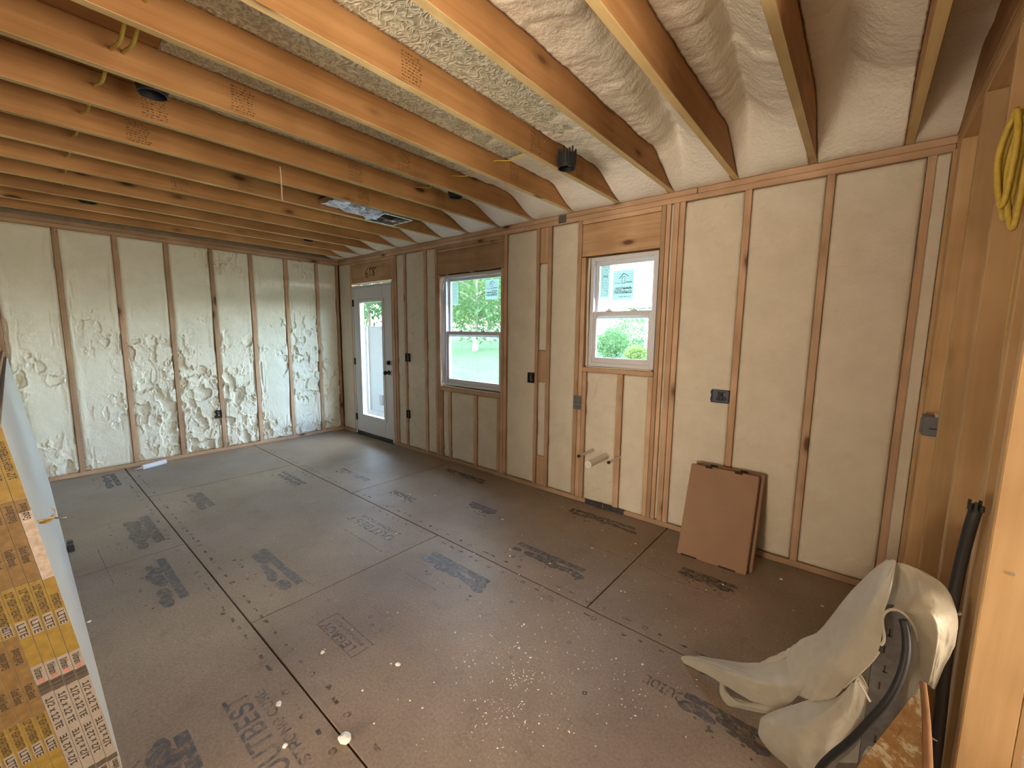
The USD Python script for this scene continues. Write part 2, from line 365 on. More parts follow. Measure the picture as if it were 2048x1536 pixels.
# floor: 4 x 8 ft panels with open seams
fl = thing("floor", "brown printed subfloor panels with dark open seams, dusty and strewn with foam crumbs", "floor", kind="structure")
obj("sub_layer", bx(-0.2, 9.1, -7.1, 0.12, -0.12, -0.024), sub_m, fl)
rows = [(-1.2175, 0.05, 2.395), (-2.4385, -1.2225, 3.605), (-3.6595, -2.4435, 2.395), (-4.88, -3.665, 3.605), (-6.1, -4.885, 2.395), (-7.1, -6.105, 3.605)]
for y0, y1, xb in rows:
    e = [-0.15] + [v for v in (xb - 2.44, xb, xb + 2.44, xb + 4.88, xb + 7.32) if -0.1 < v < 9.0] + [9.05]
    for a, b in zip(e[:-1], e[1:]):
        dz = rng.uniform(-0.001, 0.0)
        obj("subfloor_panel", cb(a + 0.003, b - 0.003, y0 + 0.001, y1 - 0.001, -0.023, dz, 0.002), floor_m, fl)

# west wall (at the far left): studs, plates, textured foam
ww = thing("wall_west", "back wall at left, cream spray foam between narrow brown studs with bluish daylight low down", "wall", kind="structure")
Y6 = -0.3085
stud_y = [0.0 - 0.0] and [Y6 - k * 0.4064 for k in range(0, 9)]
obj("bottom_plate", cb(-0.085, 0.004, YS, 0.0, 0.0, 0.038), wood_y, ww)
obj("top_plate", cb(-0.085, 0.004, YS, 0.0, ZP, 0.5 * (ZP + ZT) - 0.001), wood_y, ww)
obj("top_plate", cb(-0.085, 0.004, YS, 0.0, 0.5 * (ZP + ZT), ZT), wood_y, ww)
obj("outer_sheathing", bx(-0.11, -0.087, YS, 0.1, -0.1, 2.7), ext_m, ww)
edges_y = []
sl = [(-0.019, 0.0)] + [(y, 0.038 / 2) for y in stud_y]
obj("stud", cb(-0.085, 0.003, -0.034, -0.001, 0.038, ZP), wood_z, ww); edges_y.append((-0.034, 0.0))
for y in stud_y:
    obj("stud", cb(-0.085, 0.003, y - 0.019, y + 0.019, 0.038, ZP), wood_z, ww); edges_y.append((y - 0.019, y + 0.019))


def back_foam(P, u, v):
    y, z = P[..., 1], P[..., 2]
    q = np.stack([y * 0 + 3.1, y, z * 0.75], -1)
    h = -0.007 + 0.012 * (fbm(q * 3.0, 3, 5) - 0.5)
    h = h + 0.004 * (fbm(q * 22.0, 3, 6) - 0.5)
    zone = sst(0.42, 0.62, fbm(q * 2.1 + 7, 3, 8) + 0.16 * np.clip(1.15 - z, -0.7, 0.9))
    c = fbm(q * np.array([1, 17.0, 11.0]), 4, 11)
    crater = sst(0.555, 0.615, c)
    pop = fbm(q * 38.0, 2, 13)
    h = h - 0.024 * crater * zone + 0.009 * sst(0.46, 0.54, c) * (1 - crater) * zone + 0.010 * (pop - 0.45) * zone
    c2 = fbm(q * np.array([1, 6.0, 4.0]) + 9, 3, 15)
    h = h - 0.020 * sst(0.60, 0.64, c2) * zone
    # upright drips and gullies close to the studs
    w = fbm(np.stack([y * 0, y * 26, z * 2.2], -1), 3, 21)
    near = np.exp(-np.minimum(u, 1 - u) / 0.13)
    line = sst(0.58, 0.64, w) * near * sst(0.42, 0.58, fbm(q * 1.5 + 3, 2, 31))
    h = h - 0.020 * line
    e = np.minimum(np.minimum(u, 1 - u) * 0.37, np.minimum(v, 1 - v) * 2.3)
    h = h - 0.010 * np.exp(-(e / 0.010) ** 2) + 0.004 * np.exp(-((e - 0.03) / 0.02) ** 2)
    # stray over-spray past the stud edges stays just behind the stud face
    return np.clip(h, -0.06, 0.010)


for (a0, a1), (b0, b1) in zip(edges_y[:-1], edges_y[1:]):
    y1, y0 = a0, b1      # bay between stud b (lower y) and stud a
    obj("foam_panel", relief((0, y0, 0.038), (0, y1 - y0, 0), (0, 0, ZP - 0.038), (1, 0, 0), 64, 350, back_foam, 0.08), foam_b, ww, smooth=True)
obj("foam_panel", relief((0, YS, 0.038), (0, edges_y[-1][0] - YS, 0), (0, 0, ZP - 0.038), (1, 0, 0), 20, 100, back_foam, 0.08), foam_b, ww, smooth=True)

# north wall: framing
wn = thing("wall_north", "window wall of brown studs and headers packed with smooth cream spray foam", "wall", kind="structure")
NF, NB = 0.0, T


def nstud(x0, x1, z0=0.038, z1=ZP, m=None, name="stud", y0=NF):
    obj(name, cb(x0, x1, y0 + rng.uniform(-0.001, 0.001), NB, z0, z1), m or wood_z, wn)


obj("bottom_plate", cb(1.30, 4.118, NF - 0.002, NB, 0, 0.038), wood_x, wn)
obj("bottom_plate", cb(4.492, 6.12, NF - 0.002, NB, 0, 0.038), wood_x, wn)
obj("bottom_plate", cb(4.12, 4.49, NF + 0.004, NB, 0, 0.030), wood_x, wn)
obj("bottom_plate", cb(0.0, 0.355, NF - 0.002, NB, 0, 0.038), wood_x, wn)
zc = 0.5 * (ZP + ZT)
obj("top_plate", cb(0.0, 3.40, NF - 0.001, NB, ZP, zc - 0.001), wood_x, wn)
obj("top_plate", cb(3.403, 6.125, NF - 0.001, NB, ZP, zc - 0.001), wood_x, wn)
obj("top_plate", cb(0.0, 4.90, NF - 0.003, NB, zc, ZT), wood_x, wn)
obj("top_plate", cb(4.903, 6.21, NF - 0.002, NB, zc, ZT), wood_x, wn)
# full-height members (x0, x1)
full = [(0.322, 0.357), (1.306, 1.345), (1.362, 1.402), (1.556, 1.590), (1.940, 1.980), (2.138, 2.176), (3.158, 3.196), (3.543, 3.574), (3.668, 3.706),
        (3.970, 4.008), (4.663, 4.694), (4.697, 4.727), (4.747, 4.786), (4.789, 4.826), (5.196, 5.235), (5.615, 5.654), (6.028, 6.062)]
for a, b in full: nstud(a, b)
# jacks, cripples below the windows
for a, b, z1 in [(2.180, 2.214, 2.09), (3.119, 3.155, 2.09), (4.011, 4.048, 2.09), (4.628, 4.661, 1.148)]:
    nstud(a, b, 0.038, z1, name="jack_stud")
for a, b, z1 in [(2.348, 2.383, 0.808), (2.750, 2.792, 0.808), (3.078, 3.116, 0.808), (4.050, 4.087, 1.148), (4.373, 4.420, 1.148), (2.217, 2.247, 0.808)]:
    nstud(a, b, 0.038, z1, name="cripple_stud")
obj("window_sill_plate", cb(2.216, 3.117, NF - 0.002, NB, 0.810, 0.850), wood_x, wn)
obj("window_sill_plate", cb(4.050, 4.661, NF - 0.002, NB, 1.150, 1.186), wood_x, wn)
# headers
obj("header", cb(0.359, 1.375, NF + 0.004, NB, 2.108, 2.352), header_m, wn)
obj("header_cap", cb(0.359, 1.375, NF, NB, 2.354, ZP - 0.001), wood_x, wn)
obj("header", cb(2.178, 3.156, NF + 0.004, NB, 2.094, 2.326), header_m, wn)
obj("header_cap", cb(2.178, 3.156, NF + 0.001, NB, 2.328, 2.356), wood_x, wn)
obj("header_cap", cb(2.178, 3.156, NF - 0.001, NB, 2.358, ZP - 0.001), wood_x, wn)
obj("header", cb(4.010, 4.661, NF + 0.005, NB, 2.098, 2.352), header_m, wn)
obj("header_cap", cb(4.010, 4.661, NF, NB, 2.354, ZP - 0.001), wood_x, wn)
# blocks between the twin studs
for z0, z1 in [(2.085, ZP), (1.022, 1.308), (0.038, 0.318)]:
    obj("blocking", cb(3.575, 3.667, NF + 0.012, NB, z0, z1), wood_z, wn)
# scrap of old wood showing through the foam beside the pipes
obj("blocking", cb(4.088, 4.155, NF + 0.02, NB, 0.32, 0.60), header_m, wn)


def wall_foam(seed, rough=1.0):
    def h(P, u, v):
        x, z = P[..., 0], P[..., 2]
        q = np.stack([x, x * 0 + seed, z], -1)
        hh = 0.007 + 0.010 * (fbm(q * np.array([3.5, 1, 2.0]), 3, 3) - 0.5) + 0.0035 * rough * (fbm(q * 26, 3, 4) - 0.5)
        zone = sst(0.56, 0.68, fbm(q * 1.9 + 5, 2, 9)) * rough
        c = fbm(q * np.array([14.0, 1, 10.0]), 3, 12)
        hh = hh + 0.006 * sst(0.55, 0.62, c) * zone
        e = np.minimum(np.minimum(u, 1 - u) * max(float(np.ptp(x)), 0.02), np.minimum(v, 1 - v) * max(float(np.ptp(z)), 0.02))
        return np.maximum(hh + 0.012 * np.exp(-(e / 0.008) ** 2), -0.001)
    return h


def nfoam(x0, x1, z0=0.038, z1=ZP, rough=1.0, s=0.012):
    nu, nv = max(6, int((x1 - x0) / s)), max(8, int((z1 - z0) / s))
    hf = wall_foam(x0 * 3.7, rough)
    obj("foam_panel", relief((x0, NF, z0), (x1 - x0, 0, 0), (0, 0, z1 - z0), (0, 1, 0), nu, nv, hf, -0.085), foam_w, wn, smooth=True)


for a, b in [(0.004, 0.322), (1.402, 1.556), (1.590, 1.940), (1.980, 2.138), (3.196, 3.543), (3.706, 3.970), (4.826, 5.196), (5.235, 5.615), (5.654, 6.028)]:
    nfoam(a, b)
nfoam(4.727, 4.747)
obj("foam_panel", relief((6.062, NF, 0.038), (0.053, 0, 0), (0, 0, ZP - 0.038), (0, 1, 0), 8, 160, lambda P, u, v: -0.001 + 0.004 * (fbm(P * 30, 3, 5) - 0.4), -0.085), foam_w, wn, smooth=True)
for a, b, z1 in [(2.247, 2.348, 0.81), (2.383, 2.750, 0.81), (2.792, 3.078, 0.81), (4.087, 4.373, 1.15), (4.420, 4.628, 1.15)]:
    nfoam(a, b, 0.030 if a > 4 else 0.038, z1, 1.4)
nfoam(3.575, 3.667, 1.308, 2.085); nfoam(3.575, 3.667, 0.318, 1.022)
# outer sheathing round the openings; first unseen piece added to shade the porch
for q in [(-4.6, -0.1, -0.4, 3.05), (-0.1, 0.357, -0.1, 2.7), (0.357, 1.300, 2.10, 2.7), (1.300, 2.235, -0.1, 2.7), (2.235, 3.125, -0.1, 0.862), (2.235, 3.125, 2.08, 2.7), (3.125, 4.075, -0.1, 2.7),
          (4.075, 4.652, -0.1, 1.196), (4.075, 4.652, 2.085, 2.7), (4.652, 9.1, -0.1, 2.7)]:
    obj("outer_sheathing", bx(q[0], q[1], NB + 0.001, NB + 0.016, q[2], q[3]), ext_m, wn)
obj("outer_sheathing", bx(6.215, 9.1, 0.0, NB, 0, 2.7), ext_m, wn)

# east partition: open studs, end post, plates
we = thing("wall_east", "open stud partition of pale yellow pine at the right edge, seen at a grazing angle", "wall", kind="structure")
obj("bottom_plate", cb(LE, LE + T, -1.606, -0.001, 0, 0.038), pine_y, we)
obj("top_plate", cb(LE, LE + T, -3.6, -0.004, ZP, zc - 0.001), pine_y, we)
obj("top_plate", cb(LE, LE + T, -3.6, -0.004, zc, ZT), pine_y, we)
for y0, y1, x0 in [(-0.042, -0.004, LE - 0.011), (-0.178, -0.140, LE), (-0.660, -0.622, LE), (-1.115, -1.077, LE), (-1.520, -1.482, LE), (-1.645, -1.607, LE)]:
    obj("stud", cb(x0, LE + T, y0, y1, 0.038 if y0 > -1.6 else 0.0, ZP), pine_z, we)
obj("corner_backer", cb(LE + 0.002, LE + 0.04, -0.139, -0.043, 0.038, ZP), wood_z, we)
obj("backing_panel", bx(LE + T, LE + T + 0.012, -1.645, 0, 0, 2.6), pine_z, we)
# rest of the house behind the camera (closed so that only the area lamps light it)
ws = thing("wall_south", "plain plasterboard wall behind the leaning drywall stack", "wall", kind="structure")
obj("panel", bx(-0.1, 4.45, YS - 0.12, YS, 0, 2.62), gyp_face, ws)
wh = thing("wall_rear", "plasterboard walls of the rooms behind the camera", "wall", kind="structure")
obj("panel", bx(-0.1, 9.1, -7.12, -7.0, 0, 2.7), gyp_face, wh)
obj("panel", bx(9.0, 9.12, -7.1, 0.1, 0, 2.7), gyp_face, wh)
obj("panel", bx(4.33, 4.45, -7.0, YS - 0.12, 0, 2.62), gyp_face, wh)
obj("panel", bx(5.20, 9.0, -4.72, -4.60, 0, 2.62), gyp_face, wh)  # partition added to shade the end post and narrow the south light

# ---------------------------------------------------------------- ceiling: joists, decking, membrane, foam
ce = thing("ceiling", "exposed orange-brown joists under foam and decking", "ceiling", kind="structure")
JC = [5.951 - 0.4064 * k for k in range(15)]


def jdepth(x): return 0.40 if x > 4.6 else 0.142


def wobble_joist(x, d):
    m = trimesh.creation.box((0.038, 3.40, d), )
    m = cb(-0.019, 0.019, -4.6 if x < 4.4 else -4.6, -0.006, 0, d, 0.0025)
    m.apply_translation((x, 0, ZT)); return m


joists = []
for x in JC:
    if x < 0.05: continue
    j = obj("joist", wobble_joist(x, jdepth(x)), joist_m, ce); joists.append((x, j))
    obj("planed_edge", cb(x - 0.0175, x + 0.0175, -4.6, -0.008, ZT - 0.0015, ZT + 0.001, 0.0005), edge_m, j, label="paler lower edge with underside light put into its colour")
# printed grade stamps: rows of illegible worn dashes on the east faces
for (x, j), ys in zip(joists, [[], [], [], [-1.02], [-1.95, -1.1, -0.62], [-0.80], [-2.3, -1.4], [-2.55, -1.5, -0.75], [-2.55, -1.2], [-1.9], [-2.2, -1.0], [], [], []]):
    for y in ys:
        d = jdepth(x); ms = []
        for r in range(9):
            z = ZT + 0.012 + r * (d - 0.03) / 9; yy = y - 0.045
            while yy < y + 0.045:
                w = rng.uniform(0.006, 0.016); s = bx(x + 0.0192, x + 0.0197, yy, yy + w, z, z + 0.006); ms.append(s); yy += w + 0.005
        obj("grade_stamp", cat(ms), ink_stamp, j)
# decking above the joists
for x0, x1 in zip([4.326, 3.919, 3.513, 3.107, 2.700, 2.294, 1.887, 1.481, 1.075, 0.668, 0.262, -0.1], [4.732, 4.326, 3.919, 3.513, 3.107, 2.700, 2.294, 1.887, 1.481, 1.075, 0.668, 0.262]):
    ye = -2.19 if x0 > 3.4 else -2.35 if x0 > 3.0 else -1.6 + rng.uniform(-0.3, 0.3)
    obj("deck_board", cb(x0 + 0.001, x1 - 0.001, ye - 2.44 + 0.3, ye, ZT + 0.1425, ZT + 0.162), deck_m, ce)
    if x0 > 2.0:
        obj("deck_board", cb(x0 + 0.001, x1 - 0.001, ye - 3.2, ye - 2.145, ZT + 0.1425, ZT + 0.162), deck_m, ce)
# bays
edges = [x for x in JC if x > 0.05] + [-0.019]
edges = [6.144] + edges
VAL = {0: None, 1: (5.645, 5.74), 2: (5.225, 5.34), 3: (4.835, 5.00)}
for b in range(len(edges) - 1):
    xa, xb = edges[b + 1] + 0.0195, edges[b] - 0.0195
    if xb - xa < 0.05: continue
    deep = b <= 3
    y0 = -3.5 if b <= 3 else (-1.55 if xa > 2.6 else -1.15)
    val = VAL.get(b)
    base = {0: 2.65, 1: 2.675, 2: 2.645, 3: 2.62}.get(b, 2.603)
    tor = 2.603

    def ceil_foam(P, u, v, xa=xa, xb=xb, val=val, base=base, deep=deep, y0=y0):
        x, y = P[..., 0], P[..., 1]
        q = np.stack([x, y, x * 0 + 1.7], -1)
        top = base + 0.02 * (fbm(q * 3, 3, 41) - 0.5)
        if val is not None:
            xv = val[0] + (val[1] - val[0]) * np.clip(-y / 1.35, 0, 2) + 0.02 * (fbm(q * 4, 2, 44) - 0.5)
            dx = x - xv
            top = top + 0.10 * np.exp(-(np.abs(dx) / np.where(dx < 0, 0.045, 0.075)) ** 1.6) - 0.035 * sst(0.05, 0.3, dx)
        rip = fbm(np.stack([x * 3.5 + y * 2, y * 13 - x * 5, x * 0], -1), 3, 47)
        top = top + (0.022 if deep else 0.012) * (rip - 0.5) + 0.008 * (fbm(q * 30, 3, 48) - 0.5)
        wall = 2.464 + 0.008 * (fbm(q * 9, 2, 50) - 0.5)
        k = sst(-0.40 - 0.1 * noise(q * 2.5, 3), -0.02, y)
        z = top * (1 - k) + wall * k
        if not deep:
            z = z + 0.012 * sst(0.0, 0.35, -y - 1.1 + 0.25 * (noise(q * 6, 5) - 0.5))
        return 2.9 - z
    ny = int(-y0 / 0.014)
    obj("ceiling_foam", relief((xa, y0, 2.9), (xb - xa, 0, 0), (0, -y0 - 0.002, 0), (0, 0, -1), 32, ny, ceil_foam, 0.02), foam_c, ce, smooth=True)
    if not deep and xa > 2.0:
        obj("fibre_membrane", relief((xa, -2.6, ZT + 0.150), (xb - xa, 0, 0), (0, 1.7, 0), (0, 0, -1), 20, 80,
                                     lambda P, u, v: 0.014 + 0.008 * (fbm(P * 9, 3, 60) - 0.5) - 0.0 * u, 0.02), membrane_m, ce, smooth=True)
obj("roof_deck", bx(-0.6, 9.4, -7.3, 0.65, 2.93, 3.05), ext_m, ce)
obj("rim_board", cb(LE - 0.004, LE + T, -3.6, 0.0, ZT + 0.001, 2.93), joist_m, ce)
obj("roof_gable", bx(-0.12, -0.1, -7.2, 0.1, 2.4, 3.0), ext_m, ce)
obj("room_ceiling_board", bx(6.22, 9.1, -7.0, 0.1, 2.62, 2.64), gyp_face, ce)
obj("room_ceiling_board", bx(4.33, 6.22, -7.0, -4.6, 2.62, 2.64), gyp_face, ce)
obj("eave_closure", bx(-0.6, 9.4, 0.10, 0.62, 2.70, 2.72), ext_m, ce)

# ---------------------------------------------------------------- windows and door


def frame4(x0, x1, z0, z1, w, y0, y1, wb=None, wt=None):
    wb, wt = wb or w, wt or w
    return cat([cb(x0, x0 + w, y0, y1, z0, z1), cb(x1 - w, x1, y0, y1, z0, z1), cb(x0 + w - 0.002, x1 - w + 0.002, y0, y1, z0, z0 + wb), cb(x0 + w - 0.002, x1 - w + 0.002, y0, y1, z1 - wt, z1)])


def window(n, x0, x1, z0, z1, zm, label):
    w = thing(f"window_{n}", label, "window", kind="structure")
    obj("outer_frame", frame4(x0, x1, z0, z1, 0.032, 0.022, 0.105), vinyl, w)
    obj("nail_fin", frame4(x0 - 0.012, x1 + 0.012, z0 - 0.012, z1 + 0.012, 0.03, 0.086, 0.10), vinyl, w)
    us = obj("upper_sash", frame4(x0 + 0.026, x1 - 0.026, zm - 0.028, z1 - 0.028, 0.030, 0.066, 0.094, 0.038, 0.034), vinyl, w)
    obj("pane", bx(x0 + 0.05, x1 - 0.05, 0.079, 0.083, zm, z1 - 0.055), glass_m, us)
    ls = obj("lower_sash", frame4(x0 + 0.026, x1 - 0.026, z0 + 0.026, zm + 0.030, 0.034, 0.034, 0.062, 0.048, 0.036), vinyl, w)
    obj("pane", bx(x0 + 0.055, x1 - 0.055, 0.046, 0.050, z0 + 0.06, zm), glass_m, ls)
    for fx in (0.3, 0.68):
        xx = x0 + fx * (x1 - x0)
        obj("sash_lock", cat([cb(xx - 0.028, xx + 0.028, 0.030, 0.060, zm + 0.030, zm + 0.040), cyl((xx, 0.045, zm + 0.04), (xx, 0.045, zm + 0.052), 0.012)]), vinyl, w)
    return w


w1 = window(1, 2.262, 3.128, 0.874, 2.078, 1.445, "left white double-hung window with lawn and tree outside")
w2 = window(2, 4.088, 4.650, 1.198, 2.084, 1.620, "right white double-hung window with stickers on its upper pane")
# flashing film strip curling along the jambs of the left window, foam bead round both
n = 40; zz = np.linspace(0.89, 1.93, n)
pts = [np.c_[2.224 + 0.008 * np.sin(zz * 9) + 0.0 * zz, 0.004 + 0.006 * np.sin(zz * 5), zz], np.c_[2.252 + 0.006 * np.sin(zz * 7 + 1), 0.05 + 0 * zz, zz]]
v = np.concatenate(pts + [p + np.array([0.002, 0.002, 0]) for p in pts]); f = []
for i in range(n - 1):
    f += [(i, n + i, n + i + 1, i + 1), (2 * n + i, 2 * n + i + 1, 3 * n + i + 1, 3 * n + i), (i, i + 1, 2 * n + i + 1, 2 * n + i), (n + i, 3 * n + i, 3 * n + i + 1, n + i + 1)]
obj("flashing_strip", (v, np.array(f)), flash_m, w1)
obj("foam_bead", tube([(2.226, 0.03, 1.93), (2.30, 0.03, 2.079), (2.7, 0.03, 2.087), (3.12, 0.03, 2.084)], 0.008), foam_w, w1)
obj("foam_bead", tube([(2.24, 0.02, 0.862), (2.5, 0.015, 0.858), (2.8, 0.02, 0.855), (3.10, 0.02, 0.858)], 0.010), foam_w, w1)
obj("foam_bead", tube([(4.066, 0.04, 1.20), (4.070, 0.03, 1.5), (4.066, 0.03, 1.8), (4.072, 0.03, 2.085)], 0.012), foam_w, w2)
obj("foam_bead", tube([(4.07, 0.03, 1.192), (4.3, 0.02, 1.190), (4.5, 0.025, 1.192), (4.64, 0.02, 1.191)], 0.006), foam_w, w2)


def flat_text(txt, h, depth=0.0006, bold=True, width=None):
    t = meshkit.text_mesh(txt, h, depth, bold)
    if width: t.apply_scale((width / t.extents[0], 1, 1))
    return t


def on_north(t, x, z, y, mirror=False):
    """lettering plane xy -> wall plane xz facing the room"""
    t = t.copy()
    w = t.bounds[1][0] + t.bounds[0][0]
    if mirror: t.vertices[:, 0] = w - t.vertices[:, 0]
    t.vertices = np.c_[t.vertices[:, 0] + x, -t.vertices[:, 2] + y, t.vertices[:, 1] + z]
    t.fix_normals() if len(t.faces) < 20000 else None
    return t


def sticker(wind, x0, x1, z0, z1, lines, house=False, label=None):
    s = obj("sticker", bx(x0, x1, 0.0767, 0.0785, z0, z1), sticker_m, wind, label=label)
    ms = []
    for item in lines:
        if isinstance(item, tuple):
            txt, hh, xx, zq, ww = item; ms.append(on_north(flat_text(txt, hh, 0.0004, True, ww), xx, zq, 0.0766, True))
    for k in range(7):
        if not house:
            pass
    if house:
        xc, zc_ = 0.5 * (x0 + x1), z0 + 0.70 * (z1 - z0); w = x1 - x0
        for k in range(5): ms.append(bx(x0 + 0.06 * w, x1 - 0.06 * w, 0.0762, 0.0766, zc_ - 0.03 + k * 0.017, zc_ - 0.0288 + k * 0.017))
        ms += [tube([(xc - 0.035, 0.0764, zc_ + 0.005), (xc + 0.002, 0.0764, zc_ + 0.045)], 0.0025, 4, False), tube([(xc, 0.0764, zc_ + 0.045), (xc + 0.045, 0.0764, zc_ + 0.02)], 0.002, 4, False)]
        fr = frame4(xc - 0.012, xc + 0.016, zc_ - 0.035, zc_ + 0.018, 0.003, 0.0762, 0.0766); ms.append(fr)
        ms += [bx(x0 + 0.01, x0 + 0.45 * w, 0.0762, 0.0766, z0 + 0.072, z0 + 0.076), bx(x0 + 0.5 * w, x1 - 0.012, 0.0762, 0.0766, z0 + 0.085, z0 + 0.090), bx(x0 + 0.5 * w, x1 - 0.012, 0.0762, 0.0766, z0 + 0.052, z0 + 0.056),
               bx(x0 + 0.02, xc - 0.02, 0.0762, 0.0766, zc_ - 0.032, zc_ - 0.029), bx(xc + 0.02, x1 - 0.012, 0.0762, 0.0766, zc_ - 0.028, zc_ - 0.023)]
    else:
        r2 = np.random.default_rng(3)
        for zq in np.arange(z0 + 0.018, z1 - 0.012, 0.013):
            xx = x0 + 0.01
            while xx < x1 - 0.015:
                ww = r2.uniform(0.008, 0.03); ww = min(ww, x1 - 0.01 - xx); ms.append(bx(xx, xx + ww, 0.0762, 0.0766, zq, zq + 0.003)); xx += ww + 0.006
    obj("sticker_print", cat(ms), sticker_ink, s)


sticker(w2, 4.150, 4.232, 1.765, 2.022, [("EN", 0.012, 4.172, 1.93, 0.04)], label="tall narrow energy rating sticker seen from behind")
sticker(w2, 4.262, 4.440, 1.742, 1.972, [("American", 0.022, 4.285, 1.822, 0.135), ("Craftsman", 0.022, 4.277, 1.792, 0.145), ("by the yard", 0.009, 4.32, 1.762, 0.09)], True, label="square brand sticker with a house drawing seen from behind")
sticker(w1, 2.345, 2.43, 1.76, 2.0, [], label="faint narrow rating sticker seen from behind")
sticker(w1, 2.84, 3.02, 1.80, 2.0, [("American", 0.020, 2.86, 1.862, 0.135), ("Craftsman", 0.020, 2.855, 1.836, 0.145)], True, label="square brand sticker seen from behind")
# curved pull lip on the upper sash bottom of the right window
obj("pull_tab", tube([(4.335, 0.062, 1.655), (4.35, 0.06, 1.672), (4.38, 0.06, 1.672), (4.395, 0.062, 1.655)], 0.003), vinyl, w2)

d1 = thing("door_1", "white exterior door with a tall narrow glass lite and dark bronze knob", "door", kind="structure")
obj("jamb", cat([cb(0.359, 0.384, -0.004, 0.105, 0.0, 2.075), cb(1.263, 1.296, -0.004, 0.105, 0.0, 2.075), cb(0.384, 1.263, -0.004, 0.105, 2.050, 2.075)]), white_paint, d1)
gx0, gx1, gz0, gz1 = 0.545, 1.090, 0.290, 1.862
sx0, sx1, sz0, sz1 = 0.388, 1.259, 0.052, 2.046
slab = cat([cb(sx0, gx0, 0.004, 0.048, sz0, sz1), cb(gx1, sx1, 0.004, 0.048, sz0, sz1), bx(gx0, gx1, 0.004, 0.048, sz0, gz0), bx(gx0, gx1, 0.004, 0.048, gz1, sz1)])
ds = obj("door_slab", slab, white_paint, d1)
obj("glass_surround", frame4(gx0 - 0.032, gx1 + 0.032, gz0 - 0.032, gz1 + 0.032, 0.046, -0.006, 0.058), white_paint, ds)
obj("pane", bx(gx0, gx1, 0.024, 0.028, gz0, gz1), glass_m, ds)
obj("door_sweep", cb(0.386, 1.262, 0.004, 0.05, 0.012, 0.051), steel_dk, d1)
obj("threshold", cb(0.362, 1.294, -0.012, 0.12, 0.0, 0.012), steel_dk, d1)
for z in (1.845, 1.040, 0.25):
    obj("hinge", cat([cyl((0.386, -0.008, z - 0.045), (0.386, -0.008, z + 0.045), 0.008, 12), cb(0.374, 0.398, -0.006, 0.004, z - 0.045, z + 0.045, 0.001)]), bronze, d1)


def knobset(z, r, long):
    m = [trimesh.creation.cylinder(0.030, 0.010, sections=24)]
    if long:
        m += [cyl((0, 0, 0.004), (0, 0, 0.040), 0.011), trimesh.creation.icosphere(2, 0.027)]
        m[2].apply_scale((1, 1, 0.85)); m[2].apply_translation((0, 0, 0.055))
    else:
        m += [cyl((0, 0, 0.004), (0, 0, 0.018), 0.022), bx(-0.004, 0.004, -0.016, 0.016, 0.015, 0.030)]
    m = cat(m); m.apply_transform(trimesh.transformations.rotation_matrix(math.pi / 2, (1, 0, 0))); m.apply_translation((1.205, 0.001, z)); return m


obj("door_knob", knobset(0.935, 0.03, True), bronze, d1, smooth=40)
obj("deadbolt", knobset(1.062, 0.03, False), bronze, d1, smooth=40)
obj("strike_plate", cat([cb(1.262, 1.268, -0.006, 0.004, 0.90, 0.965, 0.001), cb(1.262, 1.268, -0.006, 0.004, 1.03, 1.09, 0.001)]), bronze, d1)
# marker writing on the door header: 6'8"
hdr = stage.GetPrimAtPath("/World/wall_north/header")
st = []


def stroke(pts, r=0.0045): st.append(tube([(x, 0.0035, z) for x, z in pts], r, 6))


stroke([(0.79, 2.285), (0.745, 2.26), (0.722, 2.21), (0.735, 2.175), (0.765, 2.175), (0.775, 2.205), (0.75, 2.225), (0.728, 2.205)])
stroke([(0.835, 2.29), (0.825, 2.24), (0.835, 2.18)]); stroke([(0.815, 2.26), (0.84, 2.292), (0.86, 2.262)])
stroke([(0.925, 2.27), (0.895, 2.285), (0.88, 2.26), (0.905, 2.235), (0.925, 2.205), (0.905, 2.18), (0.882, 2.20), (0.905, 2.235), (0.925, 2.27)])
stroke([(0.95, 2.285), (0.985, 2.288)]); stroke([(0.94, 2.272), (0.97, 2.274)])
obj("marker_writing", cat(st), marker_m, hdr)

# ---------------------------------------------------------------- floor prints (flat ink on the panels)
pn = {}


def floor_shape(poly, mat, name, z=0.0006):
    polys = [g for g in (poly.geoms if hasattr(poly, "geoms") else [poly]) if g.area > 1e-6]
    m = cat([trimesh.creation.extrude_polygon(g, 0.0004, engine="earcut") for g in polys]); m.apply_translation((0, 0, z - 0.0004 + 0.0001))
    return obj(name, m, mat, fl)


def blot(x0, x1, y0, y1, seed, fill=0.8):
    r = np.random.default_rng(seed); L_, W = x1 - x0, abs(y1 - y0); y0 = min(y0, y1)
    bar = sbox(x0 + 0.02 * L_, y0 + 0.74 * W, x1 - 0.03 * L_, y0 + 0.98 * W).buffer(0.006)
    bl = [affinity.scale(Point(x0 + (0.08 + 0.88 * t) * L_, y0 + W * r.uniform(0.22, 0.55)).buffer(0.5 * W * r.uniform(0.35, 0.62), 8), 1.5, 0.8) for t in np.linspace(0, 1, 14) if r.random() < fill]
    bl += [Point(x0 + r.uniform(0, 1) * L_, y0 - r.uniform(0, 0.5) * W).buffer(r.uniform(0.004, 0.010), 6) for _ in range(9)]
    return shapely.union_all([bar] + bl)


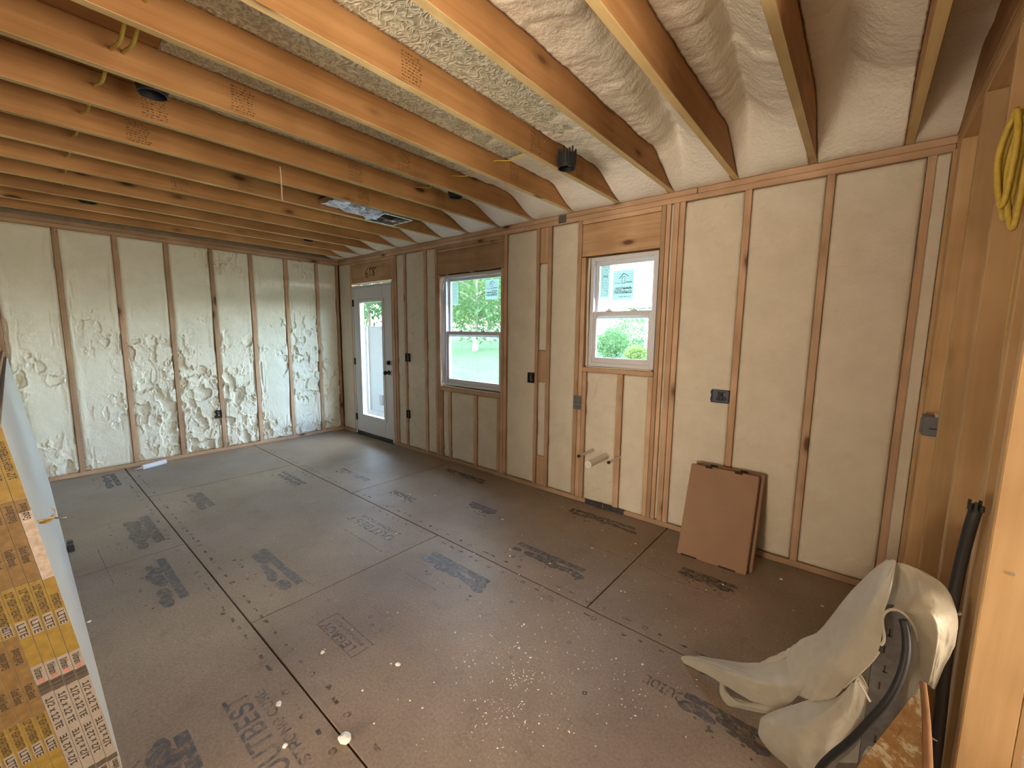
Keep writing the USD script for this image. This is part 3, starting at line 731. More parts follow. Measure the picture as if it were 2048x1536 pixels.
for k, (x0, x1, y0, y1, mt) in enumerate([(2.50, 3.12, -2.71, -2.58, ink_dark), (2.86, 3.46, -2.25, -2.11, ink_dark), (3.76, 4.29, -1.53, -1.385, ink_dark), (4.12, 4.66, -1.03, -0.905, ink_dark),
                                          (1.62, 2.24, -2.70, -2.52, ink_faint), (0.12, 0.62, -2.66, -2.54, ink_dark), (1.33, 1.86, -1.48, -1.38, ink_dark), (1.36, 1.80, -2.24, -2.11, ink_faint),
                                          (1.68, 2.24, -0.99, -0.92, ink_dark), (2.54, 3.11, -0.26, -0.18, ink_dark), (3.37, 3.66, -0.73, -0.63, ink_dark), (2.64, 2.97, -1.0, -0.92, ink_faint),
                                          (4.09, 4.67, -0.27, -0.16, ink_faint), (5.10, 5.42, -0.58, -0.47, ink_faint), (5.42, 5.70, -1.52, -1.42, ink_dark), (4.06, 4.26, -2.93, -2.80, ink_dark)]):
    floor_shape(blot(x0, x1, y0, y1, 100 + k), mt, "printed_stamp")


def floor_text(txt, h, x, y, width, mat, name="printed_lettering"):
    """reads towards -x, its top towards -y; (x, y) is where the text starts"""
    t = flat_text(txt, h, 0.0004, True, width); t.vertices = np.c_[x - t.vertices[:, 0], y - t.vertices[:, 1], t.vertices[:, 2] + 0.0003]
    t.fix_normals(); return obj(name, t, mat, fl)


floor_text("OUTBEST", 0.075, 4.50, -2.605, 0.46, ink_dark)
floor_text("STRONG CORE", 0.036, 4.52, -2.548, 0.44, ink_faint)
floor_text("OUTBEST", 0.070, 3.42, -1.445, 0.56, ink_faint)
floor_text("STRONG CORE", 0.032, 3.40, -1.385, 0.50, ink_faint)
floor_text("LEGACY", 0.042, 4.165, -2.178, 0.27, ink_dark)
floor_text("PREMIUM SUB-FLOOR", 0.018, 4.17, -2.142, 0.27, ink_faint)
floor_text("GUIDE", 0.05, 5.43, -1.44, 0.17, ink_faint)
fr_ = sbox(3.862, -2.228, 4.203, -2.116).difference(sbox(3.867, -2.223, 4.198, -2.121))
floor_shape(fr_, ink_dark, "printed_stamp")
# guide marks along the seams
marks = []
for ys in (-2.441, -1.22):
    for side in (-0.05, 0.055):
        x = 0.4
        while x < 5.6:
            if rng.random() < 0.75:
                kx = rng.integers(0, 3); w = rng.uniform(0.012, 0.05)
                if kx == 0: marks.append(Point(x, ys + side + rng.normal(0, .006)).buffer(0.014, 10).difference(Point(x, ys + side).buffer(0.009, 10)))
                else: marks.append(affinity.rotate(sbox(x, ys + side - 0.005, x + w, ys + side + rng.uniform(0.002, 0.010)), rng.uniform(-8, 8)))
            x += rng.uniform(0.05, 0.13)
floor_shape(shapely.union_all([m for m in marks if not m.is_empty]), ink_faint, "seam_guide_print")
lines = [affinity.rotate(sbox(x, y, x + l, y + 0.004), a) for x, y, l, a in [(3.0, -1.62, 0.5, 0), (3.75, -1.66, 0.35, 2), (2.05, -2.84, 0.6, 1), (4.5, -0.62, 0.5, -3), (3.3, -2.1, 0.25, 3), (5.0, -0.65, 0.4, 2)]]
floor_shape(shapely.union_all(lines), ink_faint, "scuff_line")
rings = [Point(x, y).buffer(0.011, 12).difference(Point(x, y).buffer(0.0065, 12)) for x, y in [(4.02, -2.02), (4.08, -2.05), (4.15, -2.04), (4.66, -1.3), (4.5, -1.45), (4.9, -1.5), (5.1, -1.7), (4.75, -1.75), (4.3, -1.6)]]
floor_shape(shapely.union_all(rings), ink_dark, "nail_ring")

# ---------------------------------------------------------------- drywall stack leaning at the left
LEAN = 7.2
def tape_pattern(shift):
    """(s0, s1, material) down one bundle's end, s measured up the sheet from its bottom edge"""
    base = [(0.00, 0.055, "w"), (0.055, 0.075, "bar"), (0.075, 0.385, "w"), (0.385, 0.425, "bar"), (0.425, 0.487, "w"), (0.487, 0.745, "y"), (0.745, 1.00, "b"), (1.00, 1.216, "y")]
    if shift: base = [(0.0, 0.155, "y"), (0.155, 0.33, "y"), (0.33, 0.60, "b"), (0.60, 0.90, "y"), (0.90, 1.10, "b"), (1.10, 1.216, "y")]
    return base


TM = {"w": tape_w, "y": tape_y, "b": tape_b, "bar": tape_bar}
XN, XF = 4.062, 0.035


def column_text(txt, h, s_top, length, flip=False):
    """text running down the end face (plane x = XN), letter tops to the room side"""
    t = flat_text(txt, h, 0.0004, True, length)
    a, b = t.vertices[:, 0], t.vertices[:, 1] - h / 2
    if flip: a, b = length - a, -b
    v = np.c_[np.full(len(a), 0.0) + t.vertices[:, 2] + XN + 0.0012, b, s_top - a]; t.vertices = v
    t.fix_normals(); return t


def make_bundle(label, shift, torn=False):
    th = 0.0254
    t = thing("drywall_bundle", label, "drywall sheet", (0, 0, 0), group=None, rotx=LEAN)
    for k in range(2):
        y1 = -k * 0.0127; obj("sheet", cb(XF, XN, y1 - 0.0124, y1 - 0.0001, 0, 1.216, 0.0015), gyp_face, t)
    tp = None
    for s0, s1, m in tape_pattern(shift):
        if torn and m == "b":
            obj("torn_end", cb(XN, XN + 0.0010, -0.0246, -0.0004, 0.745, 0.955, 0.0003), gyp_core, t); s0 = 0.96
        p = obj("end_tape", bx(XN, XN + 0.0008, -th + 0.0004, -0.0004, s0, s1 - 0.0012), TM[m], t)
        tp = tp or p
    yc = -0.0127
    ms = []; reds = []; whites = []; bars = []

    def put(tm): tm.vertices[:, 1] += yc; obj("printed_lettering", tm, ink_black, tp)
    if not shift:
        put(column_text("1/2 x 12 TE", 0.0145, 0.372, 0.115)); put(column_text("1/2 x 12 TE", 0.0145, 0.225, 0.115, True))
        put(column_text("Gridmarx", 0.0145, 0.478, 0.036)); put(column_text("Gridmarx", 0.0145, 0.05, 0.036, True))
        reds += [bx(XN + 0.0008, XN + 0.0012, yc - 0.007, yc + 0.006, 0.428, 0.440)]
        whites += [bx(XN + 0.0008, XN + 0.0011, -th + 0.003, -0.003, 0.585, 0.637)]
        put(column_text("LITE", 0.0145, 0.632, 0.042))
        if not torn: put(column_text("1/2\" HIGH STRENGTH", 0.0145, 0.735, 0.092))
        else: put(column_text("STRENGTH", 0.0145, 0.690, 0.048))
        if not torn: put(column_text("Gold Bond", 0.0145, 0.86, 0.05))
        put(column_text("Gold Bond", 0.0145, 0.985, 0.05, True)); put(column_text("1/2\" HIGH STRENGTH", 0.0145, 1.17, 0.11, True))
        for s0, s1 in ((0.058, 0.072), (0.388, 0.422)):
            for q in np.arange(s0, s1, 0.0055): bars.append(bx(XN + 0.0008, XN + 0.0012, -th + 0.002, -0.002, q, q + 0.002))
        for q in (0.40, 0.403, 0.414, 0.418): bars.append(bx(XN + 0.0008, XN + 0.0012, -th + 0.002, -0.002, q, q + 0.0012))
    else:
        whites += [bx(XN + 0.0008, XN + 0.0011, -th + 0.003, -0.003, 0.195, 0.245)]
        put(column_text("LITE", 0.0145, 0.240, 0.042)); put(column_text("1/2\" HIGH STRENGTH", 0.0145, 0.33, 0.082))
        put(column_text("Gold Bond", 0.0145, 0.44, 0.05)); put(column_text("Gold Bond", 0.0145, 0.56, 0.05, True))
        put(column_text("1/2\" HIGH STRENGTH", 0.0145, 0.73, 0.10)); whites += [bx(XN + 0.0008, XN + 0.0011, -th + 0.003, -0.003, 0.605, 0.640)]
        put(column_text("LITE", 0.0145, 0.636, 0.03)); put(column_text("Gold Bond", 0.0145, 1.0, 0.05)); put(column_text("1/2\" HIGH STRENGTH", 0.0145, 1.2, 0.09))
    for q in whites: obj("printed_panel", q, tape_w, tp)
    if reds: obj("printed_red_mark", cat(reds), tape_red, tp)
    if bars: obj("printed_bars", cat(bars), ink_black, tp, kind="stuff")
    return t


ORD = ["frontmost", "second", "third", "fourth", "fifth", "sixth", "seventh", "eighth", "ninth"]
cl = math.cos(math.radians(LEAN))
Y0 = -2.975


def setloc(p, loc): UsdGeom.Xform(p).GetOrderedXformOps()[0].Set(Gf.Vec3d(*loc))


b0 = make_bundle("frontmost drywall bundle of the leaning stack, its end tape torn off partway up", False, True); setloc(b0, (0, Y0, 0.0))
b1 = make_bundle("second drywall bundle from the room side, taped in yellow, tan and white", False); setloc(b1, (0, Y0 - 0.0258 / cl, 0.0))
for k in (2, 3): dup(b1, (0, Y0 - k * 0.0258 / cl, 0.0), f"{ORD[k]} drywall bundle from the room side of the leaning stack", rotx=LEAN)
b4 = make_bundle("fifth drywall bundle from the room side, its yellow print set lower than its neighbour's", True); setloc(b4, (0, Y0 - 4 * 0.0258 / cl, 0.0))
for k in (5, 6, 7, 8): dup(b4, (0, Y0 - k * 0.0258 / cl, 0.0), f"{ORD[k]} drywall bundle from the room side, towards the wall behind", rotx=LEAN)
# torn flap of end tape and stray wire hook
tf = thing("torn_tape_flap", "curled brown and yellow flap of torn tape sticking out of the drywall end", "paper scrap", (XN, -3.085, 0.915))
obj("flap", tube([(0.001, 0.0, 0.0), (0.012, 0.016, 0.004), (0.016, 0.034, 0.014), (0.008, 0.034, 0.024), (0.0, 0.022, 0.027)], [0.0035, 0.003, 0.003, 0.002, 0.0015], 6), gyp_core, tf)
obj("curl", tube([(0.002, 0.004, -0.004), (0.015, 0.02, 0.0), (0.01, 0.03, 0.008)], 0.005, 6), tape_y, tf)
obj("wire_end", tube([(0.01, 0.03, 0.002), (0.015, 0.042, 0.0), (0.015, 0.055, -0.003)], [0.002, 0.003, 0.004], 6), steel, tf)
# lengths of lumber lying on top of the stack
for k in range(6):
    lb = obj("lumber_board", cb(0.03, 3.6 - 0.05 * k, -3.28 - 0.003 * k, -3.143 - 0.012 * k + rng.uniform(-.004, .004), 1.226 + 0.0382 * k, 1.226 + 0.0382 * k + 0.0378), deck_m,
             label=f"rough brown board lying on the drywall stack, {['lowest', 'second from bottom', 'third from bottom', 'third from top', 'second from top', 'topmost'][k]} of the pile", cat="board")
clip = thing("plastic_clip", "small black two-part clip on the floor against the leaning drywall", "clip", (1.90, -2.958, 0))
obj("body", cat([cb(-0.05, 0.0, -0.012, 0.016, 0, 0.045), cb(0.012, 0.07, -0.012, 0.016, 0, 0.045)]), black_pl, clip)
obj("bridge", cb(-0.005, 0.02, -0.006, 0.01, 0.01, 0.03), bright_m, clip)

# ---------------------------------------------------------------- cardboard flat packs
for k, (dx, dy, lab) in enumerate([(0, 0, "front flat brown cardboard carton leaning on the foam wall"), (0.022, 0.056, "rear flat brown cardboard carton, mostly hidden behind the front one")]):
    c = thing("flat_carton", lab, "cardboard box", (5.013 + dx, -0.318 + dy, 0.0), rotx=-math.degrees(math.atan2(0.205 - (0.006 if k else 0), 0.575)), rotz=0.4)
    W, H, D = 0.415, 0.612, 0.044
    obj("panel", cb(0, W, 0, D, 0, H, 0.003), card_m, c)
    obj("edge_flap", cat([cb(W, W + 0.003, 0.004, D - 0.004, 0.006, H - 0.006, 0.001), cb(0.006, W - 0.006, 0.004, D - 0.004, H, H + 0.003, 0.001)]), card_edge, c)
    for f0 in (0.22, 0.66): obj("hand_slot", bx(W * f0, W * f0 + 0.045, -0.001, 0.012, H - 0.010, H + 0.0036), dark_m, c)
    for f0 in (0.06, 0.62): obj("bottom_slot", bx(W * f0, W * f0 + 0.10, -0.001, 0.012, -0.0005, 0.008), dark_m, c)

# ---------------------------------------------------------------- electrical boxes, plates, pipes
def gang_box(label, x, z, w, h, mat, north=True, y=0.0, copper=True):
    loc = (x, y, z) if north else (y, x, z)
    t = thing("electrical_box", label, "electrical box", loc, rotz=0 if north else 90)
    d, k = 0.05, 0.004
    obj("shell", cat([cb(-w / 2, -w / 2 + k, -0.015, d, -h / 2, h / 2, 0.001), cb(w / 2 - k, w / 2, -0.015, d, -h / 2, h / 2, 0.001), cb(-w / 2 + k, w / 2 - k, -0.015, d, -h / 2, -h / 2 + k, 0.001),
                      cb(-w / 2 + k, w / 2 - k, -0.015, d, h / 2 - k, h / 2, 0.001), bx(-w / 2 + k, w / 2 - k, -0.001, 0.002, -h / 2 + k, h / 2 - k)]), mat, t)
    for q in (h / 2 - 0.03, -h / 2 + 0.01): obj("nail_ear", cb(-w / 2 - 0.008, -w / 2, 0.0, 0.012, q, q + 0.02, 0.001), mat, t)
    r = np.random.default_rng(int(1000 * abs(x)) + 3)
    ws_ = []
    for q in range(3 if w < 0.09 else 6):
        a = r.uniform(-w / 3, w / 3); b = r.uniform(-w / 3, w / 3)
        ws_.append(tube([(a, -0.004, -h / 3), (b, -0.010, -h / 8), (a * 0.5, -0.009, h / 6), (b, -0.004, h / 3)], 0.0028, 6))
    obj("wire", cat(ws_), steel_dk if q % 2 else steel, t)
    return t


gang_box("black switch box in the foam just right of the door", 1.615, 1.151, 0.075, 0.10, black_pl)
gang_box("small black outlet box low on the wall right of the door", 1.607, 0.447, 0.055, 0.10, black_pl)
gang_box("narrow dark outlet box left of the twin studs between the windows", 3.505, 1.053, 0.062, 0.095, black_pl)
gang_box("wide dark blue double box holding wires on the wall right of the windows", 5.138, 1.052, 0.112, 0.088, navy_pl)
gang_box("small black outlet box low on the left foam wall", -1.572, 0.458, 0.06, 0.095, black_pl, north=False, y=0.004)
t = thing("electrical_box", "grey plastic box with bright nails on the pine studs at right", "electrical box", (6.132, -0.30, 1.05))
obj("shell", cat([cb(-0.022, 0.042, -0.02, 0.07, -0.047, 0.047, 0.002), cb(-0.03, -0.02, 0.0, 0.012, -0.035, 0.035, 0.001)]), blue_pl, t)
obj("rib", cb(0.0, 0.03, -0.022, -0.019, -0.012, -0.008, 0.0005), dark_m, t)
obj("nail", cat([cyl((0.022, -0.018, 0.054), (0.022, 0.05, 0.054), 0.004), cyl((0.022, -0.022, 0.054), (0.022, -0.018, 0.054), 0.008), cyl((0.014, -0.018, -0.053), (0.014, 0.05, -0.053), 0.004), cyl((0.014, -0.022, -0.053), (0.014, -0.018, -0.053), 0.008)]), bright_m, t)


def plate(label, x0, x1, z0, z1, mat, y=-0.0045):
    t = thing("nail_plate", label, "metal plate", ((x0 + x1) / 2, y, (z0 + z1) / 2)); w, h = (x1 - x0) / 2, (z1 - z0) / 2
    obj("plate", cb(-w, w, 0, 0.002, -h, h, 0.0007), mat, t)
    obj("prong", cat([bx(-w * 0.9 + i * w * 0.45, -w * 0.9 + i * w * 0.45 + 0.006, -0.0006, 0.0, j * h * 0.6 - 0.004, j * h * 0.6 + 0.004) for i in range(5) for j in (-1, 0, 1)]), steel_dk, t)


plate("grey nail plate across the top plates between the two windows", 3.775, 3.850, 2.396, 2.462, steel)
plate("square grey nail plate on the stud left below the right window", 3.972, 4.048, 0.818, 0.938, steel)
plate("long dark metal strap on the floor plate under the drain pipe", 4.122, 4.285, 0.0, 0.042, steel_dk, -0.006)
plate("shorter dark metal strap on the floor plate, right of the longer one", 4.295, 4.478, 0.0, 0.042, steel_dk, -0.006)
t = thing("drain_pipe", "white plastic drain stub sticking out of the wall below the right window", "pipe", (4.30, 0, 0.457))
obj("pipe", trimesh.creation.annulus(0.021, 0.026, height=0.33, sections=28, transform=trimesh.transformations.rotation_matrix(math.pi / 2, (1, 0, 0)) @ trimesh.transformations.translation_matrix((0, 0, 0.125))), pvc, t, smooth=40)
obj("cap", cat([cyl((0, -0.289, 0), (0, -0.296, 0), 0.030, 28), cyl((0, -0.295, 0), (0, -0.302, 0), 0.010, 16)]), pvc, t, smooth=40)
for lab, x, z, y in [("white water stub with a black end, left of the drain pipe", 4.178, 0.485, -0.225), ("white water stub with a black end, right of the drain pipe", 4.417, 0.472, -0.175)]:
    t = thing("water_stub", lab, "pipe", (x, 0, z))
    obj("tube", cyl((0, 0.03, 0), (0, y, 0), 0.011), pex, t, smooth=40); obj("plug", cyl((0, y, 0), (0, y - 0.012, 0), 0.0125), black_pl, t, smooth=40)

# ---------------------------------------------------------------- ceiling things
def ceiling_can(label, x, y, z=ZT - 0.004):
    t = thing("ceiling_box", label, "ceiling box", (x, y, z))
    m = trimesh.creation.annulus(0.0475, 0.053, height=0.075, sections=32); m.apply_translation((0, 0, 0.0375))
    obj("shell", m, black_pl, t, smooth=40)
    obj("lid", cat([trimesh.creation.cylinder(0.053, 0.004, sections=32, transform=trimesh.transformations.translation_matrix((0, 0, 0.075)))]), black_pl, t)
    obj("rib", cat([cb(0.051 * math.cos(a) - 0.004, 0.051 * math.cos(a) + 0.004, 0.051 * math.sin(a) - 0.004, 0.051 * math.sin(a) + 0.004, 0.02, 0.088 + 0.012 * (i % 3), 0.001) for i, a in enumerate(np.arange(0, 2 * np.pi, np.pi / 9))]), black_pl, t)
    obj("cable_end", tube([(0.02, -0.01, 0.07), (-0.01, 0.01, 0.03), (0.015, 0.015, 0.02), (-0.02, 0.0, 0.045)], 0.004, 6), yel_cable, t)
    return t


cn = ceiling_can("round black ceiling box beside a joist near the right window, showing its ribbed side", 4.405, -0.868, ZT - 0.020)
dup(cn, (3.440, -0.880, ZT - 0.004), "round black ceiling box near the windows, left of the ribbed one")
dup(cn, (3.436, -2.610, ZT - 0.006), "largest round black ceiling box, at upper left of the ceiling")
dup(cn, (1.000, -2.600, ZT - 0.004), "small far black ceiling box over the leaning drywall")
dup(cn, (1.005, -0.860, ZT - 0.004), "small far black ceiling box close to the back corner")

t = thing("duct_boot", "foil-wrapped duct boot between the joists with a dark rectangular opening", "duct", (2.497, -0.95, ZT - 0.012))
obj("collar", cat([cb(-0.165, -0.15, -0.02, 0.27, 0, 0.10), cb(0.15, 0.165, -0.02, 0.27, 0, 0.10), cb(-0.15, 0.15, -0.02, -0.005, 0, 0.10), cb(-0.15, 0.15, 0.255, 0.27, 0, 0.10)]), foil_m, t)
obj("opening", bx(-0.149, 0.149, -0.004, 0.254, 0.06, 0.064), dark_m, t)
fm = relief((-0.18, -0.42, 0.05), (0.36, 0, 0), (0, 0.42, 0), (0, 0, -1), 30, 34, lambda P, u, v: 0.05 * np.sin(np.pi * u) * (0.3 + v) + 0.05 * (fbm(P * 16, 3, 71) - 0.5), 0.03)
obj("foil_wrap", fm, foil_m, t)
# yellow cable through the joists (drawn through holes at two places)
def cable_through(label, y, x0, x1, z, r=0.0055, n2=1):
    t = thing("electrical_cable", label, "cable", (0, 0, 0))
    for q in range(n2):
        xs = np.arange(x0, x1, 0.1016); zs = z + 0.018 * np.cos((xs - 5.951) * 2 * np.pi / 0.4064) + 0.006 * np.sin(xs * 3 + q)
        obj("jacket", tube(np.c_[xs, y + 0.018 * q + 0.012 * np.sin(xs * 2.1 + q), zs], r, 8), yel_cable, t, smooth=True)


cable_through("yellow cable threaded through the joists at upper left", -2.755, 1.3, 4.35, 2.525, 0.0065)
cable_through("second strand of yellow cable beside it in the first joist bays", -2.72, 3.52, 4.35, 2.53, 0.0065)
cable_through("thin yellow cable threaded through the joists near the windows", -1.02, 2.72, 4.42, 2.545, 0.004)
obj("string", tube([(3.0, -1.932, 2.47), (3.003, -1.93, 2.40), (2.998, -1.928, 2.33), (3.002, -1.93, 2.27)], 0.004, 6), pale_string, label="pale frayed string dangling from a joist at mid ceiling", cat="string")
# cables in the east partition
t = thing("cable_loop", "coil of yellow cable hanging against the pine studs at top right", "cable", (LE - 0.030, -1.40, 1.92))
for k, (dx, dy) in enumerate([(0, 0), (0.012, 0.02), (0.02, -0.02)]):
    obj("strand", tube([(dx, dy, 0.11), (dx - 0.012, dy + 0.01, 0.05), (dx - 0.008, dy, -0.06 - 0.03 * k), (dx, dy - 0.018, -0.11 - 0.03 * k), (dx + 0.006, dy - 0.03, -0.04), (dx + 0.004, dy - 0.03, 0.10), (dx + 0.002, dy - 0.015, 0.125), (dx, dy, 0.112)], 0.0065, 8), yel_cable, t, smooth=True)
obj("electrical_cable", tube([(LE + 0.012, -1.466, 2.36), (LE + 0.010, -1.463, 1.8), (LE + 0.008, -1.463, 1.45), (LE + 0.012, -1.470, 1.30)], 0.006, 8), yel_cable, smooth=True, label="yellow cable stapled down the fourth pine stud at right", cat="cable")
obj("electrical_cable", tube([(LE + 0.012, -0.606, 2.36), (LE + 0.008, -0.604, 1.6), (LE + 0.006, -0.606, 1.22)], 0.006, 8), yel_cable, smooth=True, label="yellow cable running down behind the pine stud above the grey box", cat="cable")
for (x, y, z) in [(LE + 0.03, -1.8425, 1.02), (LE + 0.055, -1.8425, 0.86), (LE + 0.045, -1.8425, 1.25)]:
    pass
obj("nail_head", cyl((6.165, -1.6445, 0.93), (6.165, -1.648, 0.93), 0.0045, 12), bright_m, stage.GetPrimAtPath("/World/wall_east"))

# black conduit against the end post
t = thing("black_conduit", "thick black hose with a ragged cut end standing against the pine post", "hose", (6.082, -1.640, 0))
obj("hose", tube([(0.02, 0.03, 0.0), (0.016, 0.03, 0.3), (0.010, 0.03, 0.55), (0.004, 0.03, 0.75), (0.008, 0.03, 0.93), (0.016, 0.02, 1.06)], 0.0125, 12), black_pl, t, smooth=True)
obj("frayed_end", cat([cb(0.016 + 0.012 * math.cos(a) - 0.003, 0.016 + 0.012 * math.cos(a) + 0.003, 0.02 + 0.012 * math.sin(a) - 0.003, 0.02 + 0.012 * math.sin(a) + 0.003, 1.055, 1.07 + 0.01 * (i % 2), 0.001) for i, a in enumerate(np.arange(0, 6.28, 0.9))]), black_pl, t)
for z in (0.42, 0.78): obj("band_mark", cyl((0.009, 0.03, z), (0.009, 0.03, z + 0.003), 0.0130, 12), pex, t)

# ---------------------------------------------------------------- plastic-wrapped slotted rail at lower right
t = thing("slotted_rail", "grey slotted steel rail standing upright inside the plastic wrap", "rail", (5.985, -1.61, 0))
head = shapely.union_all([sbox(-0.034, 0.0, 0.034, 0.715), Point(0, 0.713).buffer(0.034, 16)])
rail = trimesh.creation.extrude_polygon(head, 0.003, engine="earcut"); rail.vertices = np.c_[rail.vertices[:, 0], rail.vertices[:, 2], rail.vertices[:, 1]]; rail.fix_normals()
obj("channel", cat([rail, cb(-0.034, -0.031, 0.002, 0.03, 0, 0.71, 0.0008), cb(0.031, 0.034, 0.002, 0.03, 0, 0.71, 0.0008)]), rail_m, t)
obj("slot", cat([bx(-0.014 + dx, -0.011 + dx, -0.0006, 0.001, z, z + 0.022) for i, z in enumerate(np.arange(0.05, 0.70, 0.055)) for dx in ((0.006,) if i % 2 else (0.0,))] +
                [bx(-0.010, 0.000, -0.0006, 0.001, z, z + 0.003) for z in np.arange(0.105, 0.68, 0.11)]), dark_m, t)

_ray = lambda px, py: _f + _r * (px - 1024) / FPX - _u * (py - 768) / FPX


def lift(pts):
    """outline points measured in the photograph, each with its own distance from the window wall -> room coordinates"""
    out = []
    for px, py, y in pts:
        d = _ray(px, py); k = (y - CAM[1]) / d[1]; out.append(CAM + d * k)
    return np.array(out)


def sheet(rowsets, nu=40, nv=40, thick=0.0012, bulge=0.0, seed=1, wr=0.0055, bulge_dir=(0.2, -1, 0.15)):
    """loft through rows of 3-D points, with wrinkles and real thickness"""
    rows_ = []
    for r in rowsets:
        p = lift(r); tt = np.r_[0, np.cumsum(np.linalg.norm(np.diff(p, axis=0), axis=1))]; tt /= tt[-1]
        rows_.append(np.c_[[np.interp(np.linspace(0, 1, nu), tt, p[:, k]) for k in range(3)]].T)
    R = np.array(rows_); s = np.linspace(0, 1, len(R)); so = np.linspace(0, 1, nv)
    from scipy.interpolate import PchipInterpolator
    G = PchipInterpolator(s, R, axis=0)(so) if len(R) > 2 else R[0] + so[:, None, None] * (R[1] - R[0])
    u, v_ = np.meshgrid(so, np.linspace(0, 1, nu), indexing="ij")
    bd = np.asarray(bulge_dir, float); bd /= np.linalg.norm(bd)
    w = 4 * v_ * (1 - v_) * (0.4 + 0.6 * 4 * u * (1 - u))
    n_ = fbm(np.stack([u * 6, v_ * 9 + 0.0 * u, u * 0 + seed], -1), 4, seed) - 0.5
    ridge = np.abs(noise(np.stack([u * 4 + v_ * 2, v_ * 7, u * 0 + seed], -1), seed + 9) - 0.5)
    G = G + (bulge * w + wr * 3 * n_ + wr * 2 * ridge)[..., None] * bd
    a = G.reshape(-1, 3); b = a - bd * thick
    i, j = np.meshgrid(np.arange(nv - 1), np.arange(nu - 1), indexing="ij"); k = (i * nu + j).ravel(); N_ = nu * nv
    f = [np.c_[k, k + 1, k + nu + 1], np.c_[k, k + nu + 1, k + nu], np.c_[k + N_, k + nu + 1 + N_, k + 1 + N_], np.c_[k + N_, k + nu + N_, k + nu + 1 + N_]]
    ring = np.r_[np.arange(nu), np.arange(1, nv) * nu + nu - 1, (nv - 1) * nu + np.arange(nu - 2, -1, -1), np.arange(nv - 2, 0, -1) * nu]
    nx = np.roll(ring, -1); f += [np.c_[ring, ring + N_, nx + N_], np.c_[ring, nx + N_, nx]]
    m = trimesh.Trimesh(np.vstack([a, b]), np.vstack(f), process=False); m.fix_normals(); return m


obj("black_cable", tube(np.vstack([lift([(1806, 1240, -1.685), (1813, 1300, -1.70), (1802, 1350, -1.72), (1776, 1400, -1.735), (1741, 1440, -1.735), (1702, 1480, -1.725), (1640, 1536, -1.69)]), [(5.835, -1.63, 0.06), (5.80, -1.58, 0.012)]]), 0.0095, 10), black_pl, smooth=True,
    label="thin black cable hanging in front of the grey rail and down to the floor", cat="cable")
ps = thing("plastic_wrap", "large translucent white plastic wrap draped over the rail and trailing on the floor", "plastic sheet", (0, 0, 0))
# hood, left side: from the silhouette (left) to the edge beside the rail
hood = sheet([[(1770, 1119, -1.56), (1784, 1117, -1.58), (1793, 1121, -1.60)],
              [(1741, 1142, -1.54), (1763, 1168, -1.63), (1776, 1200, -1.66)],
              [(1710, 1174, -1.52), (1742, 1200, -1.63), (1767, 1229, -1.66)],
              [(1660, 1234, -1.48), (1716, 1250, -1.61), (1763, 1275, -1.66)],
              [(1634, 1263, -1.46), (1690, 1290, -1.59), (1756, 1306, -1.65)],
              [(1594, 1285, -1.43), (1650, 1330, -1.55), (1722, 1343, -1.62)],
              [(1572, 1325, -1.43), (1630, 1368, -1.53), (1690, 1374, -1.58)],
              [(1586, 1385, -1.45), (1620, 1398, -1.52), (1662, 1402, -1.56)]], 44, 60, bulge=0.012, seed=3)
obj("hood", hood, poly_m, ps, smooth=True)
lobe = sheet([[(1770, 1119, -1.55), (1810, 1126, -1.56), (1840, 1139, -1.57)],
              [(1768, 1160, -1.55), (1830, 1150, -1.58), (1880, 1163, -1.60)],
              [(1773, 1222, -1.60), (1840, 1190, -1.64), (1901, 1190, -1.62)],
              [(1800, 1222, -1.62), (1860, 1225, -1.68), (1915, 1234, -1.64)],
              [(1822, 1246, -1.62), (1870, 1258, -1.69), (1914, 1268, -1.65)],
              [(1834, 1278, -1.61), (1868, 1290, -1.68), (1904, 1301, -1.64)],
              [(1838, 1316, -1.60), (1862, 1325, -1.66), (1886, 1340, -1.63)],
              [(1842, 1356, -1.60), (1855, 1368, -1.63), (1870, 1380, -1.62)]], 40, 56, bulge=0.015, seed=11)
obj("side_fold", lobe, poly_m, ps, smooth=True)
rim = lift([(1762, 1290, -1.665), (1765, 1248, -1.67), (1770, 1226, -1.67), (1790, 1219, -1.67), (1806, 1226, -1.67), (1820, 1242, -1.67), (1831, 1262, -1.66), (1834, 1280, -1.65)])
obj("rolled_hem", tube(rim, 0.0035, 8), poly_m, ps, smooth=True)
back = sheet([[(1774, 1125, -1.545), (1800, 1128, -1.545), (1830, 1142, -1.545)], [(1760, 1200, -1.545), (1800, 1210, -1.55), (1850, 1220, -1.56)],
              [(1720, 1330, -1.53), (1780, 1340, -1.54), (1846, 1350, -1.56)], [(1690, 1430, -1.50), (1760, 1450, -1.53), (1840, 1440, -1.56)], [(1650, 1520, -1.47), (1740, 1530, -1.51), (1830, 1520, -1.55)]], 30, 40, seed=17)
obj("back_layer", back, poly_m, ps, smooth=True)
front = sheet([[(1660, 1398, -1.565), (1668, 1400, -1.57), (1720, 1345, -1.615)],
               [(1590, 1405, -1.50), (1640, 1424, -1.58), (1690, 1420, -1.60), (1742, 1400, -1.60)],
               [(1520, 1438, -1.48), (1590, 1455, -1.58), (1650, 1462, -1.60), (1735, 1450, -1.58)],
               [(1516, 1462, -1.48), (1590, 1482, -1.58), (1650, 1492, -1.60), (1720, 1480, -1.57)],
               [(1530, 1490, -1.485), (1590, 1505, -1.57), (1650, 1515, -1.58), (1700, 1505, -1.56)],
               [(1569, 1530, -1.50), (1600, 1535, -1.55), (1640, 1540, -1.56), (1670, 1532, -1.55)],
               [(1596, 1556, -1.51), (1612, 1560, -1.53), (1640, 1562, -1.53), (1655, 1556, -1.53)]], 44, 56, bulge=0.02, seed=23)
